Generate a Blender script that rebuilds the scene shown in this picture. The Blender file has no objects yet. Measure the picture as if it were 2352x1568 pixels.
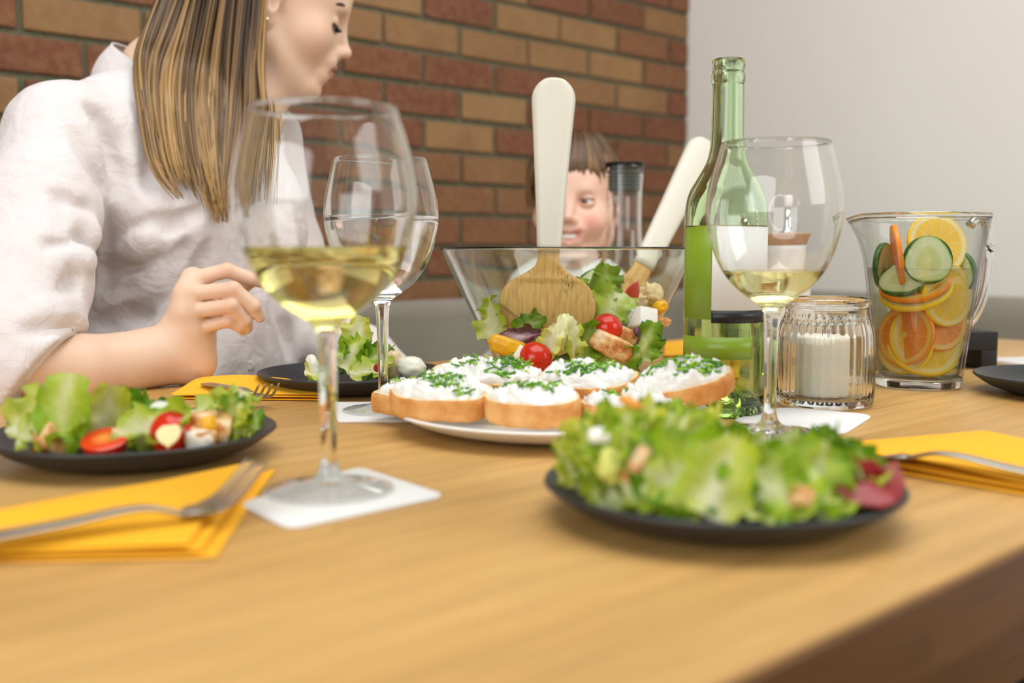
import bpy, bmesh, math, random
import numpy as np
from mathutils import Vector, Matrix, Euler, noise
scene = bpy.context.scene
COL = scene.collection
PI = math.pi
TZ = 0.75                                   # table top height
# ------------------------------------------------------------------ camera geometry
FPX, CAMH = 2450.0, 0.155
YAW = math.radians(47.178); PITCH = math.radians(5.038)
FWD = Vector((math.cos(YAW), math.sin(YAW), 0)); RGT = Vector((math.sin(YAW), -math.cos(YAW), 0)); UPZ = Vector((0, 0, 1))
FW = FWD * math.cos(PITCH) - UPZ * math.sin(PITCH)
UPC = FWD * math.sin(PITCH) + UPZ * math.cos(PITCH)
CAM = Vector((0, 0, TZ + CAMH))
def ray(px, py): return FW + RGT * ((px - 1176) / FPX) + UPC * ((784 - py) / FPX)
def D(px, py, d): return CAM + ray(px, py) * d
def T(px, py, z=0.0):
    r = ray(px, py); return CAM + r * ((z - CAMH) / r.z)
def proj(p):
    v = Vector(p) - CAM; d = v.dot(FW)
    return 1176 + FPX * v.dot(RGT) / d, 784 - FPX * v.dot(UPC) / d, d
# ------------------------------------------------------------------ objects
def tag(o, label=None, cat=None, group=None, kind=None):
    if label: o['label'] = label
    if cat: o['category'] = cat
    if group: o['group'] = group
    if kind: o['kind'] = kind
    return o
def empty(name, loc=(0, 0, 0), rz=0.0, label=None, cat=None, group=None):
    o = bpy.data.objects.new(name, None); o.empty_display_size = 0.02; COL.objects.link(o)
    o.location = loc; o.rotation_euler = (0, 0, rz)
    return tag(o, label, cat, group)
def mesh(name, V, F, m=None, parent=None, smooth=True, loc=None, rot=None, mi=None, attr=None):
    me = bpy.data.meshes.new(name)
    me.from_pydata([tuple(v) for v in V], [], [tuple(f) for f in F])
    mats = m if isinstance(m, (list, tuple)) else [m]
    for q in mats:
        if q: me.materials.append(q)
    if smooth and len(me.polygons): me.polygons.foreach_set('use_smooth', [True] * len(me.polygons))
    if mi is not None: me.polygons.foreach_set('material_index', list(mi))
    if attr:
        for k, vals in attr.items():
            a = me.attributes.new(k, 'FLOAT', 'POINT'); a.data.foreach_set('value', [float(x) for x in vals])
    me.update()
    o = bpy.data.objects.new(name, me); COL.objects.link(o)
    if parent: o.parent = parent
    if loc is not None: o.location = loc
    if rot is not None: o.rotation_euler = rot
    return o
def wmesh(name, V, F, m, parent, **k):
    "world-space vertices under an unrotated Empty"
    b = parent.location
    return mesh(name, [Vector(v) - b for v in V], F, m, parent, **k)
def copy_tree(o, parent=None):
    c = o.copy(); COL.objects.link(c)
    if parent: c.parent = parent
    for ch in o.children: copy_tree(ch, c)
    return c
def flip(F): return [tuple(reversed(f)) for f in F]
def join(*parts):
    V, F = [], []
    for v, f in parts:
        n = len(V); V += list(v); F += [tuple(i + n for i in q) for q in f]
    return V, F
def xf(part, M):
    return [M @ Vector(v) for v in part[0]], part[1]
def lathe(prof, n=64, rad=None, a0=0.0):
    "profile [(r, z)] from bottom/outside to top; optional rad(r, z, angle)"
    V, F, rows = [], [], []
    for r, z in prof:
        if r < 1e-6: rows.append([len(V)]); V.append((0, 0, z))
        else:
            row = []
            for i in range(n):
                a = a0 + 2 * PI * i / n; q = rad(r, z, a) if rad else r
                zz = z
                if isinstance(q, tuple): q, zz = q
                row.append(len(V)); V.append((q * math.cos(a), q * math.sin(a), zz))
            rows.append(row)
    for A, B in zip(rows, rows[1:]):
        for i in range(n):
            j = (i + 1) % n
            if len(A) == 1 and len(B) == 1: continue
            if len(A) == 1: F.append((A[0], B[j], B[i]))
            elif len(B) == 1: F.append((A[i], A[j], B[0]))
            else: F.append((A[i], A[j], B[j], B[i]))
    return V, F
def crom(pts, n):
    "centripetal Catmull-Rom resample of a list of tuples"
    P = [np.array(p, float) for p in pts]; P = [2 * P[0] - P[1]] + P + [2 * P[-1] - P[-2]]
    out = []
    for i in range(1, len(P) - 2):
        p0, p1, p2, p3 = P[i - 1:i + 3]; t0 = 0.0
        t1 = t0 + max(np.linalg.norm(p1 - p0) ** .5, 1e-4); t2 = t1 + max(np.linalg.norm(p2 - p1) ** .5, 1e-4); t3 = t2 + max(np.linalg.norm(p3 - p2) ** .5, 1e-4)
        for k in range(n):
            t = t1 + (t2 - t1) * k / n
            A1 = (t1 - t) / (t1 - t0) * p0 + (t - t0) / (t1 - t0) * p1; A2 = (t2 - t) / (t2 - t1) * p1 + (t - t1) / (t2 - t1) * p2; A3 = (t3 - t) / (t3 - t2) * p2 + (t - t2) / (t3 - t2) * p3
            B1 = (t2 - t) / (t2 - t0) * A1 + (t - t0) / (t2 - t0) * A2; B2 = (t3 - t) / (t3 - t1) * A2 + (t - t1) / (t3 - t1) * A3
            out.append((t2 - t) / (t2 - t1) * B1 + (t - t1) / (t2 - t1) * B2)
    out.append(P[-2]); return [tuple(float(x) for x in q) for q in out]
def tube(path, rad, n=8, cap=True, flat=1.0, up=None):
    path = [Vector(p) for p in path]; V, F = [], []
    ref = up or Vector((0, 0, 1))
    for i, p in enumerate(path):
        t = (path[min(i + 1, len(path) - 1)] - path[max(i - 1, 0)]).normalized()
        s = t.cross(ref)
        if s.length < 1e-4: s = t.cross(Vector((1, 0.3, 0)))
        s.normalize(); u = s.cross(t).normalized()
        r = rad[i] if isinstance(rad, (list, tuple)) else rad
        for k in range(n):
            a = 2 * PI * k / n
            V.append(p + s * (r * math.cos(a)) + u * (r * flat * math.sin(a)))
    for i in range(len(path) - 1):
        for k in range(n):
            j = (k + 1) % n
            F.append((i * n + k, i * n + j, (i + 1) * n + j, (i + 1) * n + k))
    if cap:
        F.append(tuple(range(n - 1, -1, -1))); F.append(tuple((len(path) - 1) * n + k for k in range(n)))
    return V, F
def loft(rings, cap=True, closed=True):
    n = len(rings[0]); V = [v for r in rings for v in r]; F = []
    for i in range(len(rings) - 1):
        for k in range(n if closed else n - 1):
            j = (k + 1) % n
            F.append((i * n + k, i * n + j, (i + 1) * n + j, (i + 1) * n + k))
    if cap and closed:
        F.append(tuple(range(n - 1, -1, -1))); F.append(tuple((len(rings) - 1) * n + k for k in range(n)))
    return V, F
def rbox(x0, x1, y0, y1, z0, z1, b=0.003):
    "bevelled box"
    bm = bmesh.new(); bmesh.ops.create_cube(bm, size=1.0)
    for v in bm.verts: v.co = Vector(((x0 + x1) / 2 + v.co.x * (x1 - x0), (y0 + y1) / 2 + v.co.y * (y1 - y0), (z0 + z1) / 2 + v.co.z * (z1 - z0)))
    if b: bmesh.ops.bevel(bm, geom=bm.edges[:], offset=b, segments=2, profile=0.6, affect='EDGES')
    bm.verts.index_update(); V = [v.co.copy() for v in bm.verts]; F = [tuple(v.index for v in f.verts) for f in bm.faces]; bm.free()
    return V, F
def slab(outline, z0, z1, bev=0.0008):
    "flat polygon with rounded rim: outline list of (x, y), counter-clockwise"
    n = len(outline); c = Vector((sum(p[0] for p in outline) / n, sum(p[1] for p in outline) / n))
    def ring(inset, z):
        R = []
        for x, y in outline:
            d = Vector((x, y)) - c; L = max(d.length, 1e-6); q = c + d * ((L - inset) / L); R.append((q.x, q.y, z))
        return R
    return loft([ring(bev, z0), ring(0, z0 + bev), ring(0, z1 - bev), ring(bev, z1)])
def round_poly(P, r, seg=5):
    out = []; n = len(P)
    for i in range(n):
        p, a, b = Vector(P[i][:2]), Vector(P[i - 1][:2]), Vector(P[(i + 1) % n][:2])
        u, v = (a - p).normalized(), (b - p).normalized(); q = min(r, (a - p).length * .45, (b - p).length * .45)
        s, e = p + u * q, p + v * q
        for k in range(seg + 1):
            t = k / seg; w = s * (1 - t) ** 2 + p * 2 * t * (1 - t) + e * t * t; out.append((w.x, w.y))
    ar = sum(out[i][0] * out[(i + 1) % len(out)][1] - out[(i + 1) % len(out)][0] * out[i][1] for i in range(len(out)))
    return out if ar > 0 else out[::-1]
# ------------------------------------------------------------------ signed distance modelling
class SDF:
    def __init__(s, lo, hi, vox):
        s.vox = vox; s.lo = np.array(lo, np.float32); s.n = np.ceil((np.array(hi) - np.array(lo)) / vox).astype(int) + 1
        s.d = np.full(tuple(s.n), 0.05, np.float32)
        s.ax = [s.lo[i] + vox * np.arange(s.n[i], dtype=np.float32) for i in range(3)]
    def _win(s, lo, hi):
        a = np.clip(np.floor((np.array(lo) - s.lo) / s.vox).astype(int), 0, s.n); b = np.clip(np.ceil((np.array(hi) - s.lo) / s.vox).astype(int) + 1, 0, s.n)
        sl = tuple(slice(a[i], b[i]) for i in range(3))
        return sl, s.ax[0][sl[0]][:, None, None], s.ax[1][sl[1]][None, :, None], s.ax[2][sl[2]][None, None, :]
    def _mix(s, sl, q, k, op):
        d = s.d[sl]
        if op == 'u':
            h = np.maximum(k - np.abs(d - q), 0) / k; s.d[sl] = np.minimum(d, q) - h * h * k * .25
        else:
            q = -q; h = np.maximum(k - np.abs(d - q), 0) / k; s.d[sl] = np.maximum(d, q) + h * h * k * .25
    def cone(s, a, b, ra, rb, k=.01, op='u'):
        a, b = np.array(a, float), np.array(b, float); m = max(ra, rb) + k + 3 * s.vox
        sl, X, Y, Z = s._win(np.minimum(a, b) - m, np.maximum(a, b) + m)
        ba = b - a; L2 = max(float(ba @ ba), 1e-12)
        t = np.clip(((X - a[0]) * ba[0] + (Y - a[1]) * ba[1] + (Z - a[2]) * ba[2]) / L2, 0, 1)
        q = np.sqrt((X - a[0] - t * ba[0]) ** 2 + (Y - a[1] - t * ba[1]) ** 2 + (Z - a[2] - t * ba[2]) ** 2) - (ra + (rb - ra) * t)
        s._mix(sl, q.astype(np.float32), k, op)
    def chain(s, pts, k=.01, op='u'):
        for (a, ra), (b, rb) in zip(pts, pts[1:]): s.cone(a, b, ra, rb, k, op)
    def ell(s, c, r, ax=None, k=.01, op='u'):
        "ellipsoid: centre, radii, axes = three unit vectors"
        c = np.array(c, float); ax = ax or ((1, 0, 0), (0, 1, 0), (0, 0, 1)); m = max(r) + k + 3 * s.vox
        sl, X, Y, Z = s._win(c - m, c + m); X, Y, Z = X - c[0], Y - c[1], Z - c[2]
        u = [X * v[0] + Y * v[1] + Z * v[2] for v in ax]
        k0 = np.sqrt(sum((u[i] / r[i]) ** 2 for i in range(3))) + 1e-9; k1 = np.sqrt(sum((u[i] / r[i] ** 2) ** 2 for i in range(3))) + 1e-9
        s._mix(sl, (k0 * (k0 - 1) / k1).astype(np.float32), k, op)
    def plane(s, p, n, k=.004, op='s'):
        "cut away the side the normal points to"
        p, n = np.array(p, float), np.array(n, float); n = n / np.linalg.norm(n)
        sl, X, Y, Z = s._win(s.lo, s.lo + s.n * s.vox)
        s._mix(sl, (-((X - p[0]) * n[0] + (Y - p[1]) * n[1] + (Z - p[2]) * n[2])).astype(np.float32), k, op)
    def mesh(s):
        "surface nets"
        d = s.d
        for a in range(3):
            for e in (0, -1):
                sl = [slice(None)] * 3; sl[a] = e; d[tuple(sl)] = np.maximum(d[tuple(sl)], s.vox * .3)
        nx, ny, nz = d.shape; ins = d < 0
        cs = [d[i:nx - 1 + i, j:ny - 1 + j, k:nz - 1 + k] for i in (0, 1) for j in (0, 1) for k in (0, 1)]
        cnt = sum((c < 0).astype(np.int8) for c in cs); act = (cnt > 0) & (cnt < 8)
        idx = np.full(act.shape, -1, np.int64); I = np.argwhere(act); idx[act] = np.arange(len(I))
        val = np.stack([c[act] for c in cs], 1); off = np.array([(i, j, k) for i in (0, 1) for j in (0, 1) for k in (0, 1)], float)
        P = np.zeros((len(I), 3)); W = np.zeros(len(I))
        for a in range(8):
            for b in range(a + 1, 8):
                if np.abs(off[a] - off[b]).sum() != 1: continue
                va, vb = val[:, a], val[:, b]; cr = (va < 0) != (vb < 0); t = np.where(cr, va / np.where(cr, va - vb, 1), 0)
                P += np.where(cr[:, None], off[a] + t[:, None] * (off[b] - off[a]), 0); W += cr
        V = (I + P / W[:, None]) * s.vox + s.lo
        F = []
        for ax in range(3):
            sl0 = [slice(None)] * 3; sl1 = [slice(None)] * 3; sl0[ax] = slice(0, -1); sl1[ax] = slice(1, None)
            A, B = ins[tuple(sl0)], ins[tuple(sl1)]; E = np.argwhere(A != B)
            u, v = [(1, 2), (2, 0), (0, 1)][ax]
            ok = (E[:, u] > 0) & (E[:, v] > 0) & (E[:, u] < d.shape[u] - 1) & (E[:, v] < d.shape[v] - 1); E = E[ok]
            def g(du, dv):
                e = E.copy(); e[:, u] -= du; e[:, v] -= dv; return idx[e[:, 0], e[:, 1], e[:, 2]]
            q = np.stack([g(1, 1), g(0, 1), g(0, 0), g(1, 0)], 1); inside = A[E[:, 0], E[:, 1], E[:, 2]]
            q[~inside] = q[~inside][:, ::-1]; F.append(q)
        F = np.concatenate(F); F = F[(F >= 0).all(1)]
        return V, F
def union(parts):
    "one continuous surface out of overlapping closed ones"
    obs = []
    for V, F in parts:
        me = bpy.data.meshes.new('tmp'); me.from_pydata([tuple(v) for v in V], [], [tuple(int(i) for i in f) for f in F]); o = bpy.data.objects.new('tmp', me); COL.objects.link(o); obs.append(o)
    for q in obs[1:]:
        m = obs[0].modifiers.new('u', 'BOOLEAN'); m.operation = 'UNION'; m.object = q
        try: m.solver = 'MANIFOLD'
        except TypeError: m.solver = 'EXACT'
    dg = bpy.context.evaluated_depsgraph_get(); dg.update(); me = obs[0].evaluated_get(dg).to_mesh()
    V = np.array([v.co[:] for v in me.vertices]); F = [tuple(f.vertices) for f in me.polygons]
    obs[0].evaluated_get(dg).to_mesh_clear()
    if len(V) < .7 * sum(len(p[0]) for p in parts):                   # a union that lost a piece: keep the pieces together as they are
        V, F = join(*[(list(v), [tuple(int(i) for i in f) for f in fs]) for v, fs in parts]); V = np.array([tuple(v) for v in V])
        print('UNION FELL BACK')
    for o in obs: d = o.data; bpy.data.objects.remove(o); bpy.data.meshes.remove(d)
    return V, F
def relax(V, F, it=2, lam=.5):
    V = np.array(V, float); F = np.asarray(F); e = np.concatenate([F[:, [0, 1]], F[:, [1, 2]], F[:, [2, 3]], F[:, [3, 0]]])
    for _ in range(it):
        S = np.zeros_like(V); n = np.zeros(len(V))
        for a, b in ((0, 1), (1, 0)):
            np.add.at(S, e[:, a], V[e[:, b]]); np.add.at(n, e[:, a], 1)
        V = V + lam * (S / np.maximum(n, 1)[:, None] - V)
    return V
def vnormals(V, F):
    V = np.asarray(V); F = np.asarray(F); fn = np.cross(V[F[:, 2]] - V[F[:, 0]], V[F[:, 3]] - V[F[:, 1]]); N = np.zeros_like(V)
    for i in range(4): np.add.at(N, F[:, i], fn)
    return N / (np.linalg.norm(N, axis=1)[:, None] + 1e-12)
# ------------------------------------------------------------------ materials
def lin(c):
    return tuple((x / 12.92 if x <= .04045 else ((x + .055) / 1.055) ** 2.4) for x in (v / 255 for v in c[:3])) + (1.0,)
class NT:
    def __init__(s, name):
        s.m = bpy.data.materials.new(name); s.m.use_nodes = True; s.t = s.m.node_tree; s.t.nodes.clear()
        s.out = s.t.nodes.new('ShaderNodeOutputMaterial')
    def n(s, typ, **k):
        o = s.t.nodes.new(typ)
        for a, v in k.items():
            if a.startswith('i_'):
                key = a[2:]; key = int(key) if key.isdigit() else key.replace('_', ' ')
                if isinstance(v, bpy.types.NodeSocket): s.t.links.new(v, o.inputs[key])
                else: o.inputs[key].default_value = v
            else: setattr(o, a, v)
        return o
    def link(s, a, b): s.t.links.new(a, b)
    def surf(s, sh): s.link(sh, s.out.inputs['Surface'])
    def coord(s, kind='Object', scale=(1, 1, 1), rot=(0, 0, 0), loc=(0, 0, 0)):
        c = s.n('ShaderNodeTexCoord'); mp = s.n('ShaderNodeMapping', i_Vector=c.outputs[kind]); mp.inputs['Scale'].default_value = scale
        mp.inputs['Rotation'].default_value = rot; mp.inputs['Location'].default_value = loc; return mp.outputs[0]
    def noise(s, vec, scale, detail=4, rough=.55, dist=0):
        return s.n('ShaderNodeTexNoise', i_Vector=vec, i_Scale=scale, i_Detail=detail, i_Roughness=rough, i_Distortion=dist).outputs['Fac']
    def ramp(s, fac, stops, interp='LINEAR'):
        r = s.n('ShaderNodeValToRGB', i_0=fac); r.color_ramp.interpolation = interp; e = r.color_ramp.elements
        while len(e) < len(stops): e.new(.5)
        for q, (p, c) in zip(e, stops): q.position = p; q.color = lin(c) if max(c) > 1 else tuple(c[:3]) + (1,)
        return r.outputs[0]
    def mix(s, f, a, b, mode='MIX'):
        o = s.n('ShaderNodeMix', data_type='RGBA', blend_type=mode)
        for k, v in ((0, f), (6, a), (7, b)):
            if isinstance(v, bpy.types.NodeSocket): s.link(v, o.inputs[k])
            else: o.inputs[k].default_value = v if k == 0 else (lin(v) if max(v) > 1 else tuple(v[:3]) + (1,))
        return o.outputs[2]
    def math(s, op, a, b=0.0, c=0.0):
        o = s.n('ShaderNodeMath', operation=op)
        for k, v in enumerate((a, b, c)):
            if isinstance(v, bpy.types.NodeSocket): s.link(v, o.inputs[k])
            else: o.inputs[k].default_value = v
        return o.outputs[0]
    def bump(s, h, strength=.3, dist=.002):
        return s.n('ShaderNodeBump', i_Height=h, i_Strength=strength, i_Distance=dist).outputs[0]
    def attr(s, name): return s.n('ShaderNodeAttribute', attribute_name=name).outputs['Fac']
    def bsdf(s, color, rough=.5, **k):
        b = s.n('ShaderNodeBsdfPrincipled')
        if isinstance(color, bpy.types.NodeSocket): s.link(color, b.inputs['Base Color'])
        else: b.inputs['Base Color'].default_value = lin(color) if max(color) > 1 else tuple(color[:3]) + (1,)
        if isinstance(rough, bpy.types.NodeSocket): s.link(rough, b.inputs['Roughness'])
        else: b.inputs['Roughness'].default_value = rough
        for a, v in k.items():
            key = a.replace('_', ' ')
            if isinstance(v, bpy.types.NodeSocket): s.link(v, b.inputs[key])
            else: b.inputs[key].default_value = v
        s.surf(b.outputs[0]); return b
def plain(name, c, rough=.5, bumpy=0.0, bscale=200, vary=0.0, vscale=30, **k):
    t = NT(name); co = t.coord(); col = c
    if vary:
        f = t.noise(co, vscale, 3); col = t.mix(f, tuple(max(0, x * (1 - vary)) for x in c), tuple(min(255, x * (1 + vary)) for x in c))
    if bumpy: k['Normal'] = t.bump(t.noise(co, bscale, 3), bumpy, .001)
    t.bsdf(col, rough, **k); return t.m
def glass(name, c=(1, 1, 1), ior=1.45, rough=0.0):
    t = NT(name); g = t.n('ShaderNodeBsdfGlass', i_Color=tuple(c) + (1,), i_Roughness=rough, i_IOR=ior); t.surf(g.outputs[0]); return t.m
# ------------------------------------------------------------------ setting
WY, WX = 1.97, 2.527                                                # brick wall plane, white wall plane
def m_brick():
    t = NT('brick'); co = t.coord()
    base = t.attr('tone'); n1 = t.noise(co, 9, 5, .6); n2 = t.noise(co, 60, 4, .65)
    col = t.ramp(base, [(0, (114, 66, 42)), (.35, (128, 76, 48)), (.6, (142, 104, 64)), (1, (160, 124, 78))])
    col = t.mix(t.math('MULTIPLY', t.ramp(n1, [(.35, (0, 0, 0)), (.75, (1, 1, 1))]), .45), col, (108, 64, 42))
    col = t.mix(t.math('MULTIPLY', t.ramp(n2, [(.4, (0, 0, 0)), (.7, (1, 1, 1))]), .3), col, (170, 132, 96))
    t.bsdf(col, .85, Normal=t.bump(n2, .5, .003)); return t.m
def m_mortar():
    t = NT('mortar'); co = t.coord(); n = t.noise(co, 90, 4, .7)
    t.bsdf(t.ramp(n, [(.3, (84, 80, 60)), (.7, (118, 114, 90))]), .95, Normal=t.bump(n, .7, .003)); return t.m
def brick_wall():
    rnd = random.Random(5); V, F, tone, mi = [], [], [], []
    x0, x1 = -1.6, WX
    V += [(x0, WY + .008, 0), (x1, WY + .008, 0), (x1, WY + .008, 2.6), (x0, WY + .008, 2.6), (x0, WY + .12, 0), (x1, WY + .12, 0), (x1, WY + .12, 2.6), (x0, WY + .12, 2.6)]
    F += [(0, 1, 2, 3), (5, 4, 7, 6), (3, 2, 6, 7), (4, 5, 1, 0), (1, 5, 6, 2), (4, 0, 3, 7)]; tone += [0] * 8; mi += [1] * 6
    P, ZP = .2222, .0743
    # which bricks are dark red, tan or in between, row by row from the row above the bench
    look = {-4: {3: 'm', 4: 'm'}, -3: {4: 'm', 5: 'm', 7: 'm'}, -2: {3: 'm', 4: 'm', 7: 'r'}, -1: {3: 'r', 4: 't', 5: 'r', 6: 'r', 7: 'r', -1: 't', 0: 'r'}, 0: {2: 'r', 3: 'r', 4: 't', 5: 'r', 6: 'r', 7: 'r', -1: 'r', 0: 'r'},
            1: {3: 'r', 4: 'r', 5: 'r', 6: 't', 7: 't', -1: 'm', 0: 't', 1: 't', 2: 'r'}, 2: {2: 't', 3: 't', 4: 't', 5: 't', 6: 't', 7: 'm'}, 3: {3: 't', 4: 'r', 5: 't', 6: 't', 7: 'm'}, 4: {4: 't', 5: 'r', 6: 'r', 7: 't'}}
    for r in range(-12, 20):
        zc = 1.2040 + ZP * r; z0, z1 = zc + .006, zc + ZP - .006
        if z0 < .02 or z1 > 2.59: continue
        off = .661 if r % 2 else .772
        k0 = int(math.floor((x0 - off) / P)); k1 = int(math.ceil((x1 - off) / P))
        for k in range(k0, k1):
            a, b = off + k * P + .006 + rnd.uniform(-.002, .002), off + (k + 1) * P - .006 + rnd.uniform(-.002, .002)
            a, b = max(a, x0), min(b, x1 - .003)
            if b - a < .02: continue
            dy = rnd.uniform(-.0015, .0015); v, f = rbox(a, b, WY + dy, WY + .03, z0 + rnd.uniform(-.001, .001), z1 + rnd.uniform(-.001, .001), .0035)
            n = len(V); V += v; F += [tuple(i + n for i in q) for q in f]
            w = look.get(r, {}).get(k) or rnd.choice('rtm'); tn = {'r': rnd.uniform(0, .28), 'm': rnd.uniform(.38, .58), 't': rnd.uniform(.66, 1.0)}[w]
            tone += [tn] * len(v); mi += [0] * len(f)
    o = mesh('wall_back', V, F, [m_brick(), m_mortar()], smooth=False, mi=mi, attr={'tone': tone})
    tag(o, 'red and tan brick wall with grey mortar joints behind the table', 'wall', kind='structure')
def m_plaster():
    t = NT('white_plaster'); co = t.coord(); n = t.noise(co, 3, 3); n2 = t.noise(co, 260, 2)
    t.bsdf(t.mix(n, (242, 240, 231), (247, 245, 237)), .9, Normal=t.bump(n2, .12, .001)); return t.m
def m_floor():
    t = NT('floor_boards'); co = t.coord(); g = t.noise(t.coord(scale=(2, 26, 2)), 3, 5, .6)
    b = t.n('ShaderNodeTexBrick', i_Vector=co, i_Scale=1.0, i_Mortar_Size=.004); b.inputs['Brick Width'].default_value = 1.1; b.inputs['Row Height'].default_value = .13
    b.inputs['Color1'].default_value = lin((96, 66, 32)); b.inputs['Color2'].default_value = lin((80, 52, 24)); b.inputs['Mortar'].default_value = lin((60, 40, 20))
    t.bsdf(t.mix(t.math('MULTIPLY', g, .6), b.outputs[0], (112, 80, 40)), .45); return t.m
brick_wall()
V, F = rbox(WX, WX + .12, -2.2, WY + .12, 0, 2.6, 0)
tag(mesh('wall_right', V, F, m_plaster(), smooth=False), 'plain white plaster wall beside the brick wall', 'wall', kind='structure')
V, F = rbox(-1.6, WX + .12, -2.2, WY + .12, -.05, 0, 0)
tag(mesh('floor', V, F, m_floor(), smooth=False), 'brown wooden floor under the table', 'floor', kind='structure')
# ------------------------------------------------------------------ grey upholstered corner bench
def m_felt():
    t = NT('grey_felt'); co = t.coord(); n = t.noise(co, 350, 3, .7); n2 = t.noise(co, 6, 3)
    t.bsdf(t.mix(n2, (136, 130, 114), (150, 144, 128)), .95, Normal=t.bump(n, .35, .001), Sheen_Weight=.3); return t.m
FELT = m_felt()
bench = empty('corner_bench', (1.3, 1.78, 0), 0, 'long grey felt corner bench running along the brick and white walls', 'bench')
def cushion(x0, x1, y0, y1, z0, z1, r):
    v, f = rbox(x0, x1, y0, y1, z0, z1, 0)
    bm = bmesh.new(); vs = [bm.verts.new(q) for q in v]; [bm.faces.new([vs[i] for i in q]) for q in f]
    bmesh.ops.bevel(bm, geom=bm.edges[:], offset=r, segments=5, profile=.5, affect='EDGES'); bm.verts.index_update()
    out = [q.co.copy() for q in bm.verts], [tuple(q.index for q in ff.verts) for ff in bm.faces]; bm.free(); return out
for nm, bx, r in (('backrest', (-1.2, 2.515, 1.80, 1.955, .30, .785), .03), ('backrest', (2.36, 2.515, .55, 1.79, .30, .795), .06),
                  ('seat_cushion', (-1.2, 2.35, 1.28, 1.79, .34, .46), .03), ('seat_cushion', (1.86, 2.35, .55, 1.27, .34, .46), .03)):
    v, f = cushion(*bx, r); wmesh(nm, v, f, FELT, bench)
PLINTH = plain('bench_plinth', (70, 62, 54), .7)
for bx in ((-1.15, 2.30, 1.36, 1.95, 0, .339), (1.92, 2.48, .6, 1.359, 0, .339)):
    v, f = rbox(*bx, .004); wmesh('plinth', v, f, PLINTH, bench, smooth=False)
# ------------------------------------------------------------------ table
def m_wood(name='oak', light=(228, 184, 114), dark=(206, 156, 86)):
    t = NT(name); c = t.n('ShaderNodeTexCoord').outputs['Object']
    sx = t.n('ShaderNodeSeparateXYZ', i_0=c)
    # staves glued side by side, each a little lighter or darker, running along X
    row = t.math('FLOOR', t.math('DIVIDE', sx.outputs[1], .118)); shift = t.math('MULTIPLY', t.n('ShaderNodeTexWhiteNoise', noise_dimensions='1D', i_W=row).outputs[0], 3.7)
    colm = t.math('FLOOR', t.math('DIVIDE', t.math('ADD', sx.outputs[0], shift), .95))
    cell = t.n('ShaderNodeTexWhiteNoise', noise_dimensions='2D', i_Vector=t.n('ShaderNodeCombineXYZ', i_0=row, i_1=colm).outputs[0])
    off = t.n('ShaderNodeVectorMath', operation='SCALE', i_0=cell.outputs['Color'], i_Scale=7.0).outputs[0]
    p = t.n('ShaderNodeVectorMath', operation='ADD', i_0=c, i_1=off).outputs[0]
    st = t.n('ShaderNodeMapping', i_Vector=p); st.inputs['Scale'].default_value = (2.2, 20, 20)
    g1 = t.noise(st.outputs[0], 2.0, 5, .6, .6); st2 = t.n('ShaderNodeMapping', i_Vector=p); st2.inputs['Scale'].default_value = (6, 150, 150)
    g2 = t.noise(st2.outputs[0], 2.0, 4, .6)
    wv = t.n('ShaderNodeTexWave', wave_type='BANDS', bands_direction='Y', i_Vector=st.outputs[0], i_Scale=.55, i_Distortion=5.5, i_Detail=2.0, i_Detail_Scale=.6).outputs['Fac']
    col = t.mix(t.ramp(cell.outputs[0], [(0, (0, 0, 0)), (1, (.75, .75, .75))]), light, dark)
    big = t.noise(t.n('ShaderNodeMapping', i_Vector=p, i_Scale=(2.5, 9, 9)).outputs[0], 1.5, 3)
    col = t.mix(t.math('MULTIPLY', t.ramp(big, [(.35, (0, 0, 0)), (.65, (1, 1, 1))]), .4), col, tuple(x * .92 for x in dark))
    col = t.mix(t.math('MULTIPLY', t.ramp(g1, [(.35, (0, 0, 0)), (.7, (1, 1, 1))]), .30), col, tuple(x * .82 for x in dark))
    col = t.mix(t.math('MULTIPLY', t.ramp(wv, [(.62, (0, 0, 0)), (.95, (1, 1, 1))]), .14), col, tuple(x * .74 for x in dark))
    col = t.mix(t.math('MULTIPLY', t.ramp(g2, [(.45, (0, 0, 0)), (.75, (1, 1, 1))]), .35), col, tuple(x * .7 for x in dark))
    t.bsdf(col, t.ramp(g2, [(0, (.36, .36, .36)), (1, (.5, .5, .5))]), Normal=t.bump(g2, .12, .0006), Specular_IOR_Level=.35); return t.m
OAK = m_wood()
YN, YF, XL, XR = .222, 1.134, -.55, 1.84
tbl = empty('dining_table', (.6, .68, 0), 0, 'long oak dining table with a thick solid wooden top', 'table')
v, f = rbox(XL, XR, YN, YF, TZ - .042, TZ, .003); wmesh('tabletop', v, f, OAK, tbl)
OAK_SHADE = m_wood('shaded_oak', (136, 92, 48), (112, 72, 34))  # darkened copy of the oak: shade of the front side put into the colour
v, f = rbox(XL + .001, XR - .001, YN - .004, YN - .0002, TZ - .043, TZ - .003, .0012); o = wmesh('edge_shade', v, f, OAK_SHADE, tbl, smooth=False); o['label'] = 'added strip along the front edge, coloured dark for its shade'
v1 = rbox(XL + .07, XR - .07, YN + .05, YN + .075, TZ - .13, TZ - .042, .001); v2 = rbox(XL + .07, XR - .07, YF - .075, YF - .05, TZ - .13, TZ - .042, .001)
v, f = join(v1, v2); wmesh('apron', v, f, OAK_SHADE, tbl, smooth=False)
for lx in (XL + .03, XR - .10):
    for ly in (YN + .03, YF - .10):
        v, f = rbox(lx, lx + .07, ly, ly + .07, 0, TZ - .042, .004); wmesh('leg', v, f, OAK, tbl)
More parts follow.
